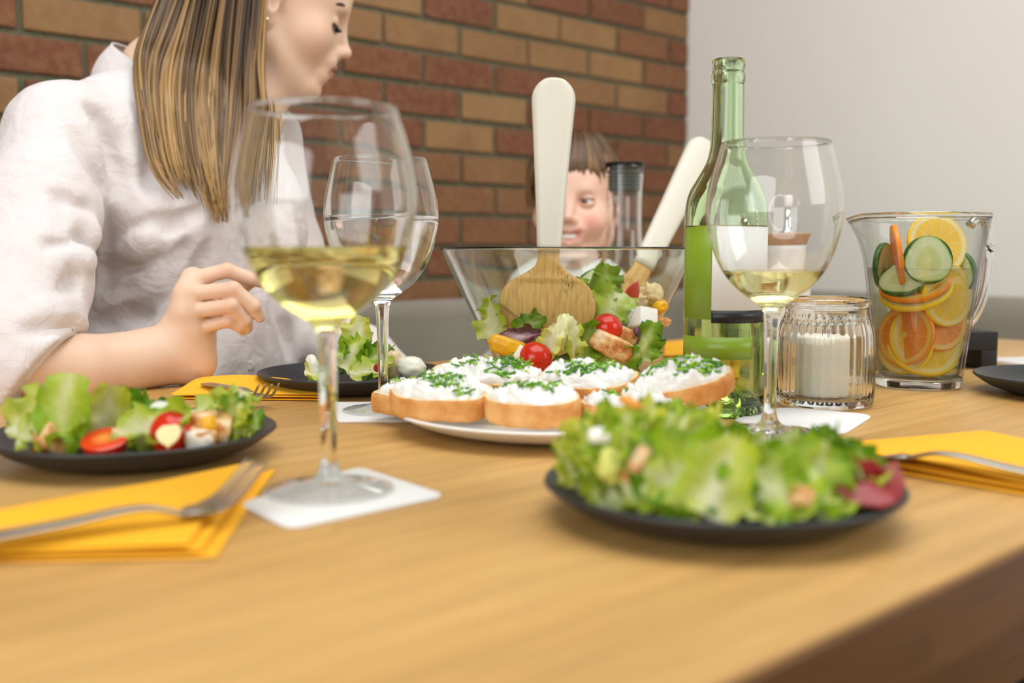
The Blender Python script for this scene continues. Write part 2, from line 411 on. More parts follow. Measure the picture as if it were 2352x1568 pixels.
# ------------------------------------------------------------------ glassware
GL = glass('clear_glass', (.992, .996, .992), 1.46)
WINE = glass('white_wine', (.975, .95, .70), 1.34); WINE2 = glass('pale_white_wine', (.97, .95, .76), 1.34)
WATER = glass('water', (1, 1, 1), 1.33)
def lens_face(m):
    return m
def wine_glass(loc, label, scale, level, wine, hscale=1.0, liquid='wine'):
    s, h = scale, hscale
    root = empty('wine_glass', loc, 0, label, 'wine glass', 'stemmed wine glasses on the table')
    # outline measured from the foot up; bowl joins the stem at height .096
    bo = [(.0064, .096), (.0072, .1015), (.0102, .1065), (.018, .1120), (.030, .1210), (.0405, .1340), (.0480, .1500), (.0525, .1660), (.0548, .1800), (.0545, .1930), (.0520, .2080), (.0480, .2240), (.0440, .2385)]
    bo = crom(bo, 5); t = .0012
    inner = []
    for i, (r, z) in enumerate(bo):
        a = bo[max(i - 1, 0)]; b = bo[min(i + 1, len(bo) - 1)]; tx, tz = b[0] - a[0], b[1] - a[1]; L = math.hypot(tx, tz)
        q = (r - t * tz / L, z + t * tx / L); inner.append(q)
    inner = [q for q in inner if q[1] > .1125 and q[0] > .008]
    rim = [(bo[-1][0] - .0002, bo[-1][1] + .0006), (bo[-1][0] - .0008, bo[-1][1] + .0007)]
    prof = bo + rim + inner[::-1] + [(0.004, inner[0][1] - .0012), (0, inner[0][1] - .0014)]
    sc = lambda P: [(r * s, z * s * h) for r, z in P]
    v, f = lathe(sc(prof), 72); mesh('bowl', v, f, GL, root)
    st = crom([(.0064, .096), (.0060, .090), (.0056, .075), (.0050, .050), (.0047, .030), (.0053, .018), (.0070, .0115)], 4)
    v, f = lathe(sc(st[::-1]), 32); mesh('stem', v, f, GL, root)
    ft = crom([(.0070, .0115), (.0105, .0075), (.018, .0048), (.028, .0032), (.0375, .0022)], 3) + [(.0392, .0019), (.0398, .0012), (.0392, .0004), (.036, .0001), (.012, .0004), (0, .0006)]
    v, f = lathe(sc(ft)[::-1], 64); mesh('foot', v, f, GL, root)
    # liquid fills the inside up to the level and reaches a hair into the wall
    lv = level / (s * h); il = [(r + .0002, z) for r, z in inner if z < lv]
    nx = next(q for q in inner if q[1] >= lv); r_top = il[-1][0] + (nx[0] + .0002 - il[-1][0]) * (lv - il[-1][1]) / max(nx[1] - il[-1][1], 1e-6)
    L = [(0, il[0][1] - .0016), (.004, il[0][1] - .0014)] + il + [(r_top, lv - .0001), (r_top - .0006, lv + .0002), (r_top - .0025, lv), (0, lv)]
    v, f = lathe(sc(L), 72); mesh(liquid, v, f, wine, root)
    return root
CARD = plain('white_card', (240, 239, 236), .8, .1, 500)
CARD_T = .0022
def coaster(px_corners, label, r=.012):
    P = [T(x, y, .001) for x, y in px_corners]; c = sum(P, Vector()) / len(P)
    o = empty('coaster', (c.x, c.y, TZ), 0, label, 'coaster', 'white card coasters')
    v, f = slab(round_poly([(p.x - c.x, p.y - c.y) for p in P], r), 0, CARD_T, .0006)
    me = o; COL.objects.unlink(o); bpy.data.objects.remove(o)
    q = mesh('coaster', v, f, CARD, None, loc=(c.x, c.y, TZ)); tag(q, label, 'coaster', 'white card coasters'); return q
def squared(c, half, ang):
    return [(c[0] + half * (math.cos(ang + PI / 4 + k * PI / 2) * 1.4142), c[1] + half * 1.4142 * math.sin(ang + PI / 4 + k * PI / 2)) for k in range(4)]
coaster([(545, 1160), (825, 1074), (1028, 1140), (665, 1216)], 'white square card coaster under the nearest wine glass on the left')
coaster([(762, 925), (1000, 925), (1010, 966), (776, 970)], 'white card coaster under the glass of water, half hidden by the bread plate', .006)
coaster([(1672, 968), (1795, 936), (2008, 954), (1935, 1000)], 'white card coaster with one worn corner under the right wine glass', .02)
zt = TZ + CARD_T - .0005
g1 = wine_glass((.3668, .5657, zt), 'tall stemmed glass of white wine, nearest on the left and out of focus', 1.035, .1535, WINE, .965)
g2 = wine_glass((.5886, .8135, zt), 'stemmed glass half full of clear water standing behind the bread plate', .968, .1815, WATER, 1.02, 'water')
g3 = wine_glass((.7509, .4964, zt), 'stemmed glass with a little white wine in front of the green bottle', 1.0, .1345, WINE2, .995)
# ------------------------------------------------------------------ bottle
BP = (.8206, .594)
BGL = glass('green_bottle_glass', (.885, .955, .845), 1.5); BWINE = glass('bottled_wine', (.96, .945, .70), 1.34)
bottle = empty('wine_bottle', (BP[0], BP[1], TZ), 0, 'tall green glass bottle of white wine with a white and green paper label', 'wine bottle')
out = crom([(.0335, .0), (.0362, .0016), (.0374, .006), (.0376, .05), (.0376, .12), (.0376, .180), (.0373, .190), (.0360, .199), (.0328, .208), (.0290, .2145), (.0235, .2240), (.0188, .2330), (.0160, .2440), (.0150, .2560), (.0146, .2800), (.0143, .3030)], 4)
lip = [(.0143, .3045), (.0150, .3052), (.0154, .3070), (.0154, .3120), (.0150, .3140), (.0144, .3150), (.0144, .3180), (.0150, .3190), (.0151, .3235), (.0146, .3255), (.0128, .3262), (.0112, .3255), (.0100, .3230), (.0098, .315)]
inn = crom([(.0105, .300), (.0112, .256), (.0124, .243), (.0152, .2320), (.0200, .2230), (.0258, .2130), (.0300, .2060), (.0330, .198), (.0345, .188), (.0349, .178), (.0349, .05), (.0349, .016), (.0330, .010), (.0280, .0095), (.0180, .0230), (.0080, .0310), (0, .0325)], 3)
punt = [(0, .0270), (.006, .0262), (.015, .0190), (.022, .0080), (.026, .0025), (.0295, .0)]
v, f = lathe(punt + out + lip + inn, 80); mesh('glass_body', v, f, BGL, bottle)
LV = .1745
wl = [(0, .0322), (.0080, .0307), (.0180, .0227), (.0282, .0092), (.0331, .0097), (.0351, .016), (.0351, .05), (.0351, .12), (.0351, LV), (.0345, LV + .0003), (.032, LV), (0, LV)]
v, f = lathe(wl, 80); mesh('wine', v, f, BWINE, bottle)
PHI = math.atan2(-BP[1], -BP[0])
def patch(a0, a1, z0, z1, r=.03772, th=.0002, n=28):
    "curved paper patch; angles in degrees measured to the right as seen from the front"
    A = [PHI + math.radians(a0 + (a1 - a0) * i / n) for i in range(n + 1)]; V = []
    for rr in (r, r + th):
        for z in (z0, z1): V += [(rr * math.cos(a), rr * math.sin(a), z) for a in A]
    m = n + 1; F = []
    for i in range(n):
        F += [(2 * m + i, 2 * m + i + 1, 3 * m + i + 1, 3 * m + i), (i + 1, i, m + i, m + i + 1), (m + i, 3 * m + i, 3 * m + i + 1, m + i + 1), (i, i + 1, 2 * m + i + 1, 2 * m + i)]
    F += [(0, m, 3 * m, 2 * m), (n, 2 * m + n, 3 * m + n, m + n)]
    return V, flip(F) if a1 < a0 else F
GREEN = plain('green_print', (128, 156, 34), .35, 0, 200, .05, 60); WHITE = plain('white_paper', (236, 236, 234), .55); BLACK = plain('black_print', (22, 20, 20), .4)
def part(nm, p, m, par, lab=None):
    o = mesh(nm, p[0], p[1], m, par)
    if lab: o['label'] = lab
    return o
part('paper_label', patch(-76, -18.2, .0900, .1735), GREEN, bottle, 'upright green label panel')
part('paper_label', patch(-18, 96, .0985, .1735), WHITE, bottle, 'white label panel')
part('label_band', patch(-18, 96, .0870, .0984), BLACK, bottle, 'black band below the white label')
part('label_band', patch(-80, 42, .0540, .0742), GREEN, bottle, 'green band near the foot of the bottle')
# ------------------------------------------------------------------ candle jar
JP = (.9372, .5572)
jar = empty('candle_jar', (JP[0], JP[1], TZ), 0, 'ribbed clear glass jar with an open rolled rim beside the wine bottle', 'glass jar')
jo = crom([(.0425, 0), (.0452, .0015), (.0466, .006), (.0470, .02), (.0470, .058), (.0466, .068), (.0450, .077), (.0425, .084), (.0402, .0885), (.0392, .0920), (.0392, .0955)], 4)
jl = crom([(.0400, .0972), (.0418, .0990), (.0422, .1020), (.0416, .1050), (.0398, .1062), (.0382, .1052), (.0374, .1010), (.0366, .0940)], 2)
ji = crom([(.0366, .0925), (.0372, .0885), (.0396, .0835), (.0420, .076), (.0434, .068), (.0438, .058), (.0438, .020), (.0432, .012), (.0410, .0085), (.030, .0080), (0, .0080)], 3)
NR = len(jo)
def ribs(r, z, a):
    w = max(0.0, min(1.0, (z - .008) / .006)) * max(0.0, min(1.0, (.0885 - z) / .006))
    return r - .0011 * w * (1 - abs(math.cos(17 * a))) * 1.3 if r > .0391 and z < .0900 and r > ribs.inner(z) else r
ribs.inner = lambda z: .0391 if z > .084 else .0425 if z > .077 else .0440
v, f = lathe([(0, .0012), (.03, .0012), (.040, .0006)] + jo + jl + ji, 136, ribs); mesh('glass_body', v, f, GL, jar)
WAX = NT('candle_wax'); WAX.bsdf((240, 234, 214), .5, Subsurface_Weight=.6, Subsurface_Radius=(.012, .009, .006), Subsurface_Scale=1.0); WAX = WAX.m
cnd = empty('candle', (JP[0] - .002, JP[1] + .001, TZ + .0082), 0, 'cream pillar candle standing inside the ribbed glass jar', 'candle')
v, f = lathe([(0, 0), (.0265, 0), (.0278, .0012), (.0280, .004), (.0280, .056), (.0276, .059), (.0262, .0605), (.020, .0590), (.008, .0582), (0, .0580)], 48); mesh('wax_body', v, f, WAX, cnd)
v, f = tube([(0, 0, .0575), (.0004, 0, .062), (.0015, .0006, .066)], .0008, 6); mesh('wick', v, f, plain('wick', (40, 34, 28), .9), cnd)
# ------------------------------------------------------------------ salad bowl
BW = Vector((.9156, .8896, TZ))
bowl = empty('salad_bowl', BW, 0, 'large flared clear glass salad bowl in the middle of the table', 'salad bowl')
BGC = glass('bowl_glass', (.96, .985, .965), 1.46)
bo = crom([(.0, .0), (.070, .0), (.0755, .0008), (.0790, .0040), (.0830, .0110), (.0900, .0260), (.1060, .0580), (.1250, .0970), (.1400, .1280), (.1520, .1525)], 4)
br = [(.1526, .1545), (.1518, .1556), (.1502, .1552), (.1492, .1530)]
bi = crom([(.1470, .1480), (.1355, .1250), (.1200, .0935), (.1020, .0570), (.0865, .0260), (.0800, .0140), (.0740, .0085), (.0640, .0070), (0, .0070)], 4)
v, f = lathe(bo + br + bi, 112); mesh('bowl', v, f, BGC, bowl)
def in_bowl(z): return .079 + max(0, z - .012) * .502
# ------------------------------------------------------------------ servers: white handles with bamboo heads
def m_bamboo():
    t = NT('bamboo'); co = t.coord(); a = t.n('ShaderNodeMapping', i_Vector=co); a.inputs['Scale'].default_value = (90, 90, 3)
    g = t.noise(a.outputs[0], 4, 4, .6); b = t.n('ShaderNodeMapping', i_Vector=co); b.inputs['Scale'].default_value = (60, 60, 3); w = t.noise(b.outputs[0], 1.2, 1)
    fl = t.n('ShaderNodeMapping', i_Vector=co); fl.inputs['Scale'].default_value = (700, 500, 150); flecks = t.noise(fl.outputs[0], 1.0, 1, .4)
    sp = t.n('ShaderNodeMapping', i_Vector=co); sp.inputs['Scale'].default_value = (34, 34, 26); patchy = t.noise(sp.outputs[0], 1.0, 1)
    col = t.ramp(g, [(.3, (176, 128, 60)), (.5, (206, 160, 88)), (.7, (222, 180, 108))]); col = t.mix(t.math('MULTIPLY', w, .5), col, (188, 140, 66))
    k = t.math('MULTIPLY', t.ramp(flecks, [(.57, (0, 0, 0)), (.63, (1, 1, 1))]), t.ramp(patchy, [(.53, (0, 0, 0)), (.6, (1, 1, 1))]))
    t.bsdf(t.mix(k, col, (70, 42, 16)), .45); return t.m
BAMBOO = m_bamboo(); HANDLE = plain('ivory_plastic', (214, 209, 192), .38)
def server(top, bottom, face, label, outline_head, w_top, w_bot, split, thick, seed=0):
    "flat server lying in the plane spanned by top-bottom and the width direction"
    top, bottom = Vector(top), Vector(bottom); ax = (top - bottom); L = ax.length; ax.normalize(); wd = (face.cross(ax)).normalized(); nn = ax.cross(wd).normalized()
    root = empty('salad_server', bottom, 0, label, 'salad server', 'white handled salad servers'); n = 28
    def ring(h, w, th, shift=0):
        R = []
        for k in range(n):
            a = 2 * PI * k / n; ca, sa = math.cos(a), math.sin(a)
            x = w * math.copysign(abs(ca) ** .62, ca); y = th * math.copysign(abs(sa) ** .8, sa)
            R.append(ax * h + wd * x + nn * (y + shift))
        return R
    H = []; hs = split * L; ht = L
    for t in [i / 24 for i in range(22)] + [1 - .12 * (1 - math.sin(PI / 2 * k / 14)) for k in range(1, 15)]:
        h = hs + (ht - hs) * t; u = (h - hs) / (ht - hs)
        w = w_bot + (w_top - w_bot) * (u ** 1.15)
        e = (ht - h) / (w_top * 1.05)
        if e < 1: w *= math.sqrt(max(0.0, 1 - (1 - e) ** 2)) * .985 + .015
        b = (h - hs) / .006
        if b < 1: w *= .93 + .07 * b
        H.append(ring(h, max(w, .0008), max(thick * (.75 + .45 * u) * (min(1, w / (w_bot)) if e < 1 else 1), .0006)))
    v, f = loft(H[::-1]); mesh('handle', v, f, HANDLE, root)
    B = []
    for h, w, sh in crom(outline_head, 5): B.append(ring(h, max(w, .001), .0042 if h > hs * .7 else .0026, sh))
    M = Matrix((wd, nn, ax)).transposed().to_4x4(); Mi = M.inverted()
    v, f = loft(B[::-1]); o = mesh('bamboo_head', [Mi @ q for q in v], f, BAMBOO, root); o.rotation_euler = M.to_euler()
    return root
sp_t, sp_b = D(1273, 180, 1.225), D(1254, 800, 1.185)
hL = (sp_t - sp_b).length
head = [(0, .010, 0), (.006, .030, .004), (.022, .046, .006), (.042, .0535, .006), (.060, .052, .004), (.074, .043, .002), (.086, .024, 0), (.094, .0148, 0), (.105, .0118, 0), (.122, .0115, 0)]
server(sp_t, sp_b, -FWD, 'upright salad spoon with ivory handle and round bamboo head at the front of the bowl', head, .0272, .0136, .1085 / hL, .0085)
s2_t, s2_b = D(1622, 325, 1.47), D(1405, 760, 1.29)
h2 = (s2_t - s2_b).length
head2 = [(0, .020, 0), (.012, .029, 0), (.034, .036, 0), (.056, .033, 0), (.074, .022, 0), (.090, .0145, 0), (.105, .0128, 0), (.122, .0125, 0)]
server(s2_t, s2_b, -FWD, 'salad fork with white handle leaning to the right on the back rim of the bowl', head2, .0235, .0150, .108 / h2, .0085)
# ------------------------------------------------------------------ plates
SLATE = plain('dark_stoneware', (46, 48, 51), .42, .05, 300); CHINA = plain('white_china', (240, 238, 234), .22)
def plate(name, loc, R, h, m, label, group=None, cat='plate'):
    prof = [(0, .0012), (R * .50, .0012), (R * .56, .0004), (R * .60, .0), (R * .64, .0012)] + crom([(R * .68, h * .12), (R * .84, h * .42), (R * .95, h * .78), (R * .992, h * .95), (R, h), (R * .996, h + .0013), (R * .985, h + .0018), (R * .965, h + .0008), (R * .92, h * .90), (R * .80, h * .52), (R * .66, h * .30), (R * .55, h * .235), (R * .3, h * .22)], 4) + [(0, h * .22)]
    v, f = lathe(prof, 96); o = mesh(name, v, f, m, None, loc=loc); return tag(o, label, cat, group)
PR, PH = .1027, .0195
GP = 'dark stoneware plates'
pR = plate('plate', (.5029, .3643, TZ), PR, PH, SLATE, 'dark grey plate heaped with green salad at the front right, out of focus', GP)
pL = plate('plate', (.3274, .7652, TZ), PR, PH, SLATE, 'dark grey plate with tomato halves and salad at the left edge of the photo', GP)
pW = plate('plate', (.6621, .9716, TZ), PR, PH, SLATE, 'dark grey plate with a small salad in front of the woman', GP)
pE = plate('plate', (1.1978, .4137, TZ), PR, PH, SLATE, 'empty dark grey plate cut off by the right edge of the photo', GP)
BD = Vector((.6434, .6457, TZ)); BR, BH = .135, .0175
plate('bread_plate', BD, BR, BH, CHINA, 'round white plate of bread slices in the middle of the table', None, 'plate')
# ------------------------------------------------------------------ napkins
def m_napkin():
    t = NT('orange_paper'); co = t.coord(); n = t.noise(co, 600, 2)
    t.bsdf((255, 186, 30), .85, Normal=t.bump(n, .15, .0006)); return t.m
NAP = m_napkin()
def napkin(px, label, layers, fan=(.004, -.003), lift=0.0, seed=1):
    "folded paper napkin: a stack of leaves joined by folds, corners given in the photo's order"
    rnd = random.Random(seed); P = [T(x, y, .004) for x, y in px]; c = sum(P, Vector()) / len(P)
    base = [(p.x - c.x, p.y - c.y) for p in P]; V, F = [], []; z = .0; n = 14; m = 14
    ar = sum(base[i][0] * base[(i + 1) % 4][1] - base[(i + 1) % 4][0] * base[i][1] for i in range(4))
    for L in range(layers):
        sh = (fan[0] * (layers - 1 - L), fan[1] * (layers - 1 - L)); q = [Vector((b[0] + sh[0] + rnd.uniform(-.001, .001), b[1] + sh[1] + rnd.uniform(-.001, .001), 0)) for b in base]
        th = .0014; gap = .0004 + .0010 * (L > 0); z0 = z + gap
        def pt(u, w, top):
            p = q[0] * (1 - u) * (1 - w) + q[1] * u * (1 - w) + q[2] * u * w + q[3] * (1 - u) * w
            e = min(u, 1 - u, w, 1 - w); puff = .0018 * math.sin(PI * u) * math.sin(PI * w) * (L + .4) + lift * L * (u * (1 - u) * 2) + .0009 * L * math.sin(7 * u + 2 * L) * (1 - w)
            r = min(1.0, e / .03); dz = th * .5 * math.sqrt(max(0, 1 - (1 - r) ** 2))
            return Vector((p.x, p.y, z0 + th * .5 + puff + (dz if top else -dz)))
        for top in (1, 0):
            b0 = len(V); G = [i / n for i in range(n + 1)]; G = [0, .008, .03] + G[1:-1] + [.97, .992, 1]; k = len(G)
            V += [pt(u, w, top) for w in G for u in G]
            fs = [(b0 + j * k + i, b0 + j * k + i + 1, b0 + (j + 1) * k + i + 1, b0 + (j + 1) * k + i) for j in range(k - 1) for i in range(k - 1)]
            F += fs if (top == 1) == (ar > 0) else flip(fs)
        z = z0 + th
    o = mesh('napkin', V, F, NAP, None, loc=(c.x, c.y, TZ)); tag(o, label, 'napkin', 'folded orange paper napkins'); return o
napkin([(-190, 1275), (-120, 1215), (588, 1066), (432, 1262)], 'folded orange napkin under the fork at the front left corner', 3, (.004, -.006), .004, 2)
napkin([(390, 908), (500, 868), (640, 872), (738, 912)], 'folded orange napkin beside the woman, under her fork', 3, (.002, -.003), .003, 3)
napkin([(2520, 1150), (1800, 1030), (2262, 996), (2640, 1110)], 'folded orange napkin at the right with a fork across it', 3, (-.002, -.004), .003, 4)
napkin([(1525, 818), (1530, 786), (1600, 784), (1610, 816)], 'small orange napkin glimpsed between the salad bowl and the bottle', 3, (0, -.003), 0, 5)
# ------------------------------------------------------------------ forks
STEEL = NT('brushed_steel'); STEEL.bsdf((176, 172, 166), .26, Metallic=1.0); STEEL = STEEL.m
def fork(tip, neck, end, label, zs, roll=0.0, up=Vector((0, 0, 1))):
    "tip, neck and handle end as points in the room; zs lifts the arch of the neck"
    tip, neck, end = Vector(tip), Vector(neck), Vector(end); a = (tip - end); Lf = a.length; a.normalize(); w = a.cross(up).normalized()
    base = end.copy(); root = empty('fork', base, 0, label, 'fork', 'steel forks')
    w = (Matrix.Rotation(roll, 3, a) @ w); nrm = w.cross(a).normalized()
    def strip(pts, width, thick):
        R = []; N = len(pts)
        for i, p in enumerate(pts):
            t = (pts[min(i + 1, N - 1)] - pts[max(i - 1, 0)]).normalized(); nn = w.cross(t).normalized(); W, H = width[i] / 2, thick[i] / 2
            R.append([p + w * (W * math.copysign(abs(math.cos(q)) ** .5, math.cos(q))) + nn * (H * math.copysign(abs(math.sin(q)) ** .7, math.sin(q))) for q in [2 * PI * k / 12 for k in range(12)]])
        return loft(R)
    hp = [Vector(q) for q in crom([tuple(end - base), tuple(end.lerp(neck, .5) - base + nrm * zs * .55), tuple(end.lerp(neck, .85) - base + nrm * zs), tuple(neck - base)], 6)]
    n = len(hp); wd = [.019 * (1 - .55 * min(1, i / (n * .75))) + (.0 if i < n * .75 else .0) for i in range(n)]; wd = [max(x, .0072) for x in wd]; wd[0] *= .7
    th = [.0022 + .0008 * (i / n) for i in range(n)]; v, f = strip(hp, wd, th); mesh('handle', v, f, STEEL, root)
    hd = [tuple(neck - base)]; 
    for q, dz in ((.10, -.0012), (.26, -.0052), (.45, -.0075), (.7, -.0055), (1.0, .0008)): hd.append(tuple(neck.lerp(tip, q) - base + nrm * dz))
    hp = [Vector(q) for q in crom(hd, 5)]; n = len(hp); k = int(n * .48)
    v0, f0 = strip(hp[:k + 1], [.0072 + (.025 - .0072) * min(1, (i / (k * .8))) ** .8 for i in range(k + 1)], [.0028 - .0006 * i / k for i in range(k + 1)])
    parts = [(v0, f0)]
    for j in range(4):
        o = w * (.0069 * (j - 1.5)); pts = [p + o for p in hp[k - 1:]]; m = len(pts)
        parts.append(strip(pts, [.0042 * (1 - .55 * (i / (m - 1)) ** 1.5) for i in range(m)], [.0022 * (1 - .5 * (i / (m - 1))) for i in range(m)]))
    v, f = join(*parts); mesh('tines', v, f, STEEL, root)
    return root
fork(T(590, 1058, .030), T(420, 1180, .0145), T(-190, 1262, .0105), 'steel fork lying on the front left orange napkin, blurred, tines pointing away', .006)
fork(T(1858, 985, .0155), T(2090, 1050, .0130), T(2600, 1130, .0095), 'steel fork lying across the right orange napkin, tines pointing left', .006)
fork(D(618, 884, 1.005), T(578, 905, .0125), T(474, 881, .0118), 'steel fork with upturned tines on the napkin beside the woman', .003)
# ------------------------------------------------------------------ jug of fruit water
JG = Vector((1.1427, .5621, TZ)); JA = math.atan2(-JG.y, -JG.x)    # direction towards the viewer
jug = empty('water_jug', JG, 0, 'tall flared glass jug of water filled with citrus and cucumber slices', 'jug')
SPA = JA - math.radians(88)                                          # the spout points left
def spout(r, z, a):
    d = (a - SPA + PI) % (2 * PI) - PI; w = max(0, 1 - abs(d) / .42); w = w * w * (3 - 2 * w); h = max(0, (z - .135) / .055)
    return r + .012 * w * h ** 2, z - .004 * w * h ** 2 + .0
jo = crom([(.0420, 0), (.0448, .0010), (.0458, .004), (.0466, .012), (.0520, .06), (.0588, .115), (.0650, .160), (.0696, .188)], 5)
jr = [(.0700, .1905), (.0694, .1918), (.0682, .1918), (.0674, .1905)]
ji = crom([(.0664, .184), (.0616, .154), (.0556, .110), (.0490, .058), (.0440, .020), (.0425, .0145), (.0380, .0120), (0, .0115)], 5)
def m_thin(name, tint, ior):
    "thin clear wall: mirror-like at grazing angles, otherwise passes straight through"
    t = NT(name); lw = t.n('ShaderNodeLayerWeight', i_Blend=.5); fr = t.math('MULTIPLY_ADD', t.math('POWER', lw.outputs['Facing'], 5.0), .85 * ior, .035 * ior); edge = t.math('POWER', lw.outputs['Facing'], 3.5); a = t.n('ShaderNodeBsdfTransparent', i_Color=t.mix(edge, tint, tuple(x * y for x, y in zip(tint, (.50, .50, .42))))); b = t.n('ShaderNodeBsdfGlossy', i_Roughness=.0)
    mx = t.n('ShaderNodeMixShader', i_0=fr); t.link(a.outputs[0], mx.inputs[1]); t.link(b.outputs[0], mx.inputs[2]); t.surf(mx.outputs[0]); return t.m
THIN = m_thin('thin_glass', (.965, .975, .965), 1.0); THINW = m_thin('jug_water', (.955, .95, .85), .8)
base = [q for q in jo if q[1] < .0116]; wall = [base[-1]] + [q for q in jo if q[1] >= .0116]
v, f = lathe([(0, .001), (.036, .001)] + base + [(.0455, .0116), (.040, .0113), (0, .0111)], 96); mesh('base', v, f, GL, jug)
rim = [(.0696, .1868), (.0702, .1893), (.0700, .1912), (.0688, .1923), (.0676, .1916), (.0670, .1898), (.0672, .1872), (.0684, .1862), (.0696, .1868)]
v, f = lathe(rim, 120, spout); mesh('rim', v, f, GL, jug)
v, f = lathe(wall + [q for q in ji if q[1] > .0118], 120, spout); mesh('glass_wall', v, f, THIN, jug)
wlv = .1320; wi = [(0, .0113), (.0380, .0118), (.0428, .0144), (.0443, .020), (.0493, .058), (.0559, .110), (.0588, wlv), (.058, wlv + .0003), (.055, wlv), (0, wlv)]
wi = [(0, .0118), (.0376, .0124)] + [(r - .0006, z + .0004) for r, z in wi[2:7]] + [(.0577, wlv + .0003), (.055, wlv), (0, wlv)]
v, f = lathe(wi, 96); mesh('water', v, f, THINW, jug)
ha = JA + math.radians(132); hd = Vector((math.cos(ha), math.sin(ha), 0)); hz = Vector((0, 0, 1))
hpth = [hd * r + hz * z for r, z in crom([(.0665, .180), (.076, .187), (.088, .184), (.0945, .165), (.0935, .125), (.086, .092), (.071, .070), (.0555, .064)], 5)]
v, f = tube(hpth, .0062, 14, flat=.8); mesh('handle', v, f, GL, jug)
# fruit slices
def m_flesh(name, flesh, pith, rind, core=None, green=False):
    t = NT(name); c = t.n('ShaderNodeTexCoord').outputs['Object']; s = t.n('ShaderNodeSeparateXYZ', i_0=c)
    r = t.math('SQRT', t.math('ADD', t.math('MULTIPLY', s.outputs[0], s.outputs[0]), t.math('MULTIPLY', s.outputs[1], s.outputs[1])))
    a = t.math('ARCTAN2', s.outputs[1], s.outputs[0]); n = t.noise(c, 260, 3)
    if green:
        q = t.math('ADD', t.math('DIVIDE', r, .028), t.math('MULTIPLY', n, .06)); lobes = t.math('MULTIPLY', t.math('SINE', t.math('MULTIPLY', a, 3)), .06)
        col = t.ramp(t.math('ADD', q, lobes), [(0, (238, 240, 196)), (.3, (222, 228, 160)), (.52, (226, 234, 172)), (.6, (240, 245, 206)), (.90, (232, 242, 190)), (.965, (170, 200, 100)), (.995, (48, 100, 30))])
    else:
        q = t.math('DIVIDE', r, .034); seg = t.math('ABSOLUTE', t.math('SINE', t.math('MULTIPLY', a, 5)))
        sm = t.math('MULTIPLY', t.ramp(seg, [(.03, (1, 1, 1)), (.16, (0, 0, 0))]), t.ramp(q, [(.80, (1, 1, 1)), (.86, (0, 0, 0))]))
        col = t.ramp(q, [(0, pith), (.07, pith), (.12, flesh), (.78, flesh), (.83, pith), (.925, pith), (.96, rind)])
        col = t.mix(t.math('MULTIPLY', n, .35), col, tuple(min(255, x * 1.1) for x in flesh)); col = t.mix(t.math('MULTIPLY', sm, .7), col, pith)
    b = t.bsdf(col, .3, Normal=t.bump(n, .3, .001)); tr = t.n('ShaderNodeBsdfTranslucent', i_Color=col); mx = t.n('ShaderNodeMixShader', i_0=.35); t.link(b.outputs[0], mx.inputs[1]); t.link(tr.outputs[0], mx.inputs[2]); t.surf(mx.outputs[0]); return t.m
LEM_F = m_flesh('lemon_flesh', (255, 212, 66), (255, 244, 190), (250, 212, 24)); ORA_F = m_flesh('orange_flesh', (255, 150, 8), (255, 226, 130), (255, 156, 8)); CUC_F = m_flesh('cucumber_flesh', None, None, None, green=True)
LEM_R = plain('lemon_rind', (252, 212, 18), .35, .3, 500); ORA_R = plain('orange_rind', (252, 146, 16), .35, .3, 500); CUC_R = plain('cucumber_skin', (44, 96, 30), .35, .2, 300, .2, 200)
def fruit_slice(kind, c, normal, R, label, thick=.006, half=False, group=None):
    fl, rd, r0, cat = {'lemon': (LEM_F, LEM_R, .034, 'lemon slice'), 'orange': (ORA_F, ORA_R, .034, 'orange slice'), 'cucumber': (CUC_F, CUC_R, .028, 'cucumber slice')}[kind]
    root = empty(kind + '_slice', c, 0, label, cat, group or 'fruit slices in the jug'); k = R / r0; h = thick / 2 / k; q = Vector(normal).to_track_quat('Z', 'Y')
    root.rotation_mode = 'QUATERNION'; root.rotation_quaternion = q; root.scale = (k, k, k); n = 56
    top = [(0, h), (r0 * .5, h), (r0 * .93, h), (r0 * .972, h * .98)]; v, f = join(lathe(top[::-1], n), lathe([(a, -b) for a, b in top], n)); mesh('flesh', v, f, fl, root)
    if not group:                                                     # keep the slice inside the jug's wall
        I = [(.0, .040), (.0145, .0425), (.058, .049), (.110, .0556), (.154, .0616), (.19, .0672)]
        for _ in range(6):
            worst, mv = 0, None
            for i in range(24):
                w = root.location + q @ Vector((R * math.cos(i * PI / 12), R * math.sin(i * PI / 12), 0)) - JG; z = max(0, min(.19, w.z)); lim = next(a[1] + (b[1] - a[1]) * (z - a[0]) / (b[0] - a[0]) for a, b in zip(I, I[1:]) if z <= b[0]) - .0025; rad = math.hypot(w.x, w.y)
                if rad - lim > worst: worst, mv = rad - lim, Vector((w.x, w.y, 0)).normalized()
            if mv is None: break
            root.location -= mv * worst
        lo = min((root.location + q @ Vector((R * math.cos(i * PI / 12), R * math.sin(i * PI / 12), 0)) - JG).z for i in range(24))
        if lo < .0155: root.location.z += .0155 - lo
    v, f = lathe([(r0 * .971, -h * .98), (r0 * .992, -h * .8), (r0, -h * .4), (r0, h * .4), (r0 * .992, h * .8), (r0 * .971, h * .98)], n); mesh('rind', v, f, rd, root)
    return root
def jp(px, py, out):
    "point inside the jug seen at a pixel, on the vertical plane 'out' metres in front of the jug's axis"
    d = (Vector((JG.x, JG.y, 0)).dot(FWD) - out); return D(px, py, d / ray(px, py).dot(FWD))
vw = -FWD
fruit_slice('lemon', jp(2152, 560, .012), vw + RGT * .15 + UPZ * .28, .0345, 'lemon slice standing up out of the jug behind the cucumber round')
fruit_slice('cucumber', jp(2131, 597, .040), vw - RGT * .05 + UPZ * .12, .0262, 'cucumber round with a pale seedy face at the front of the jug', .005)
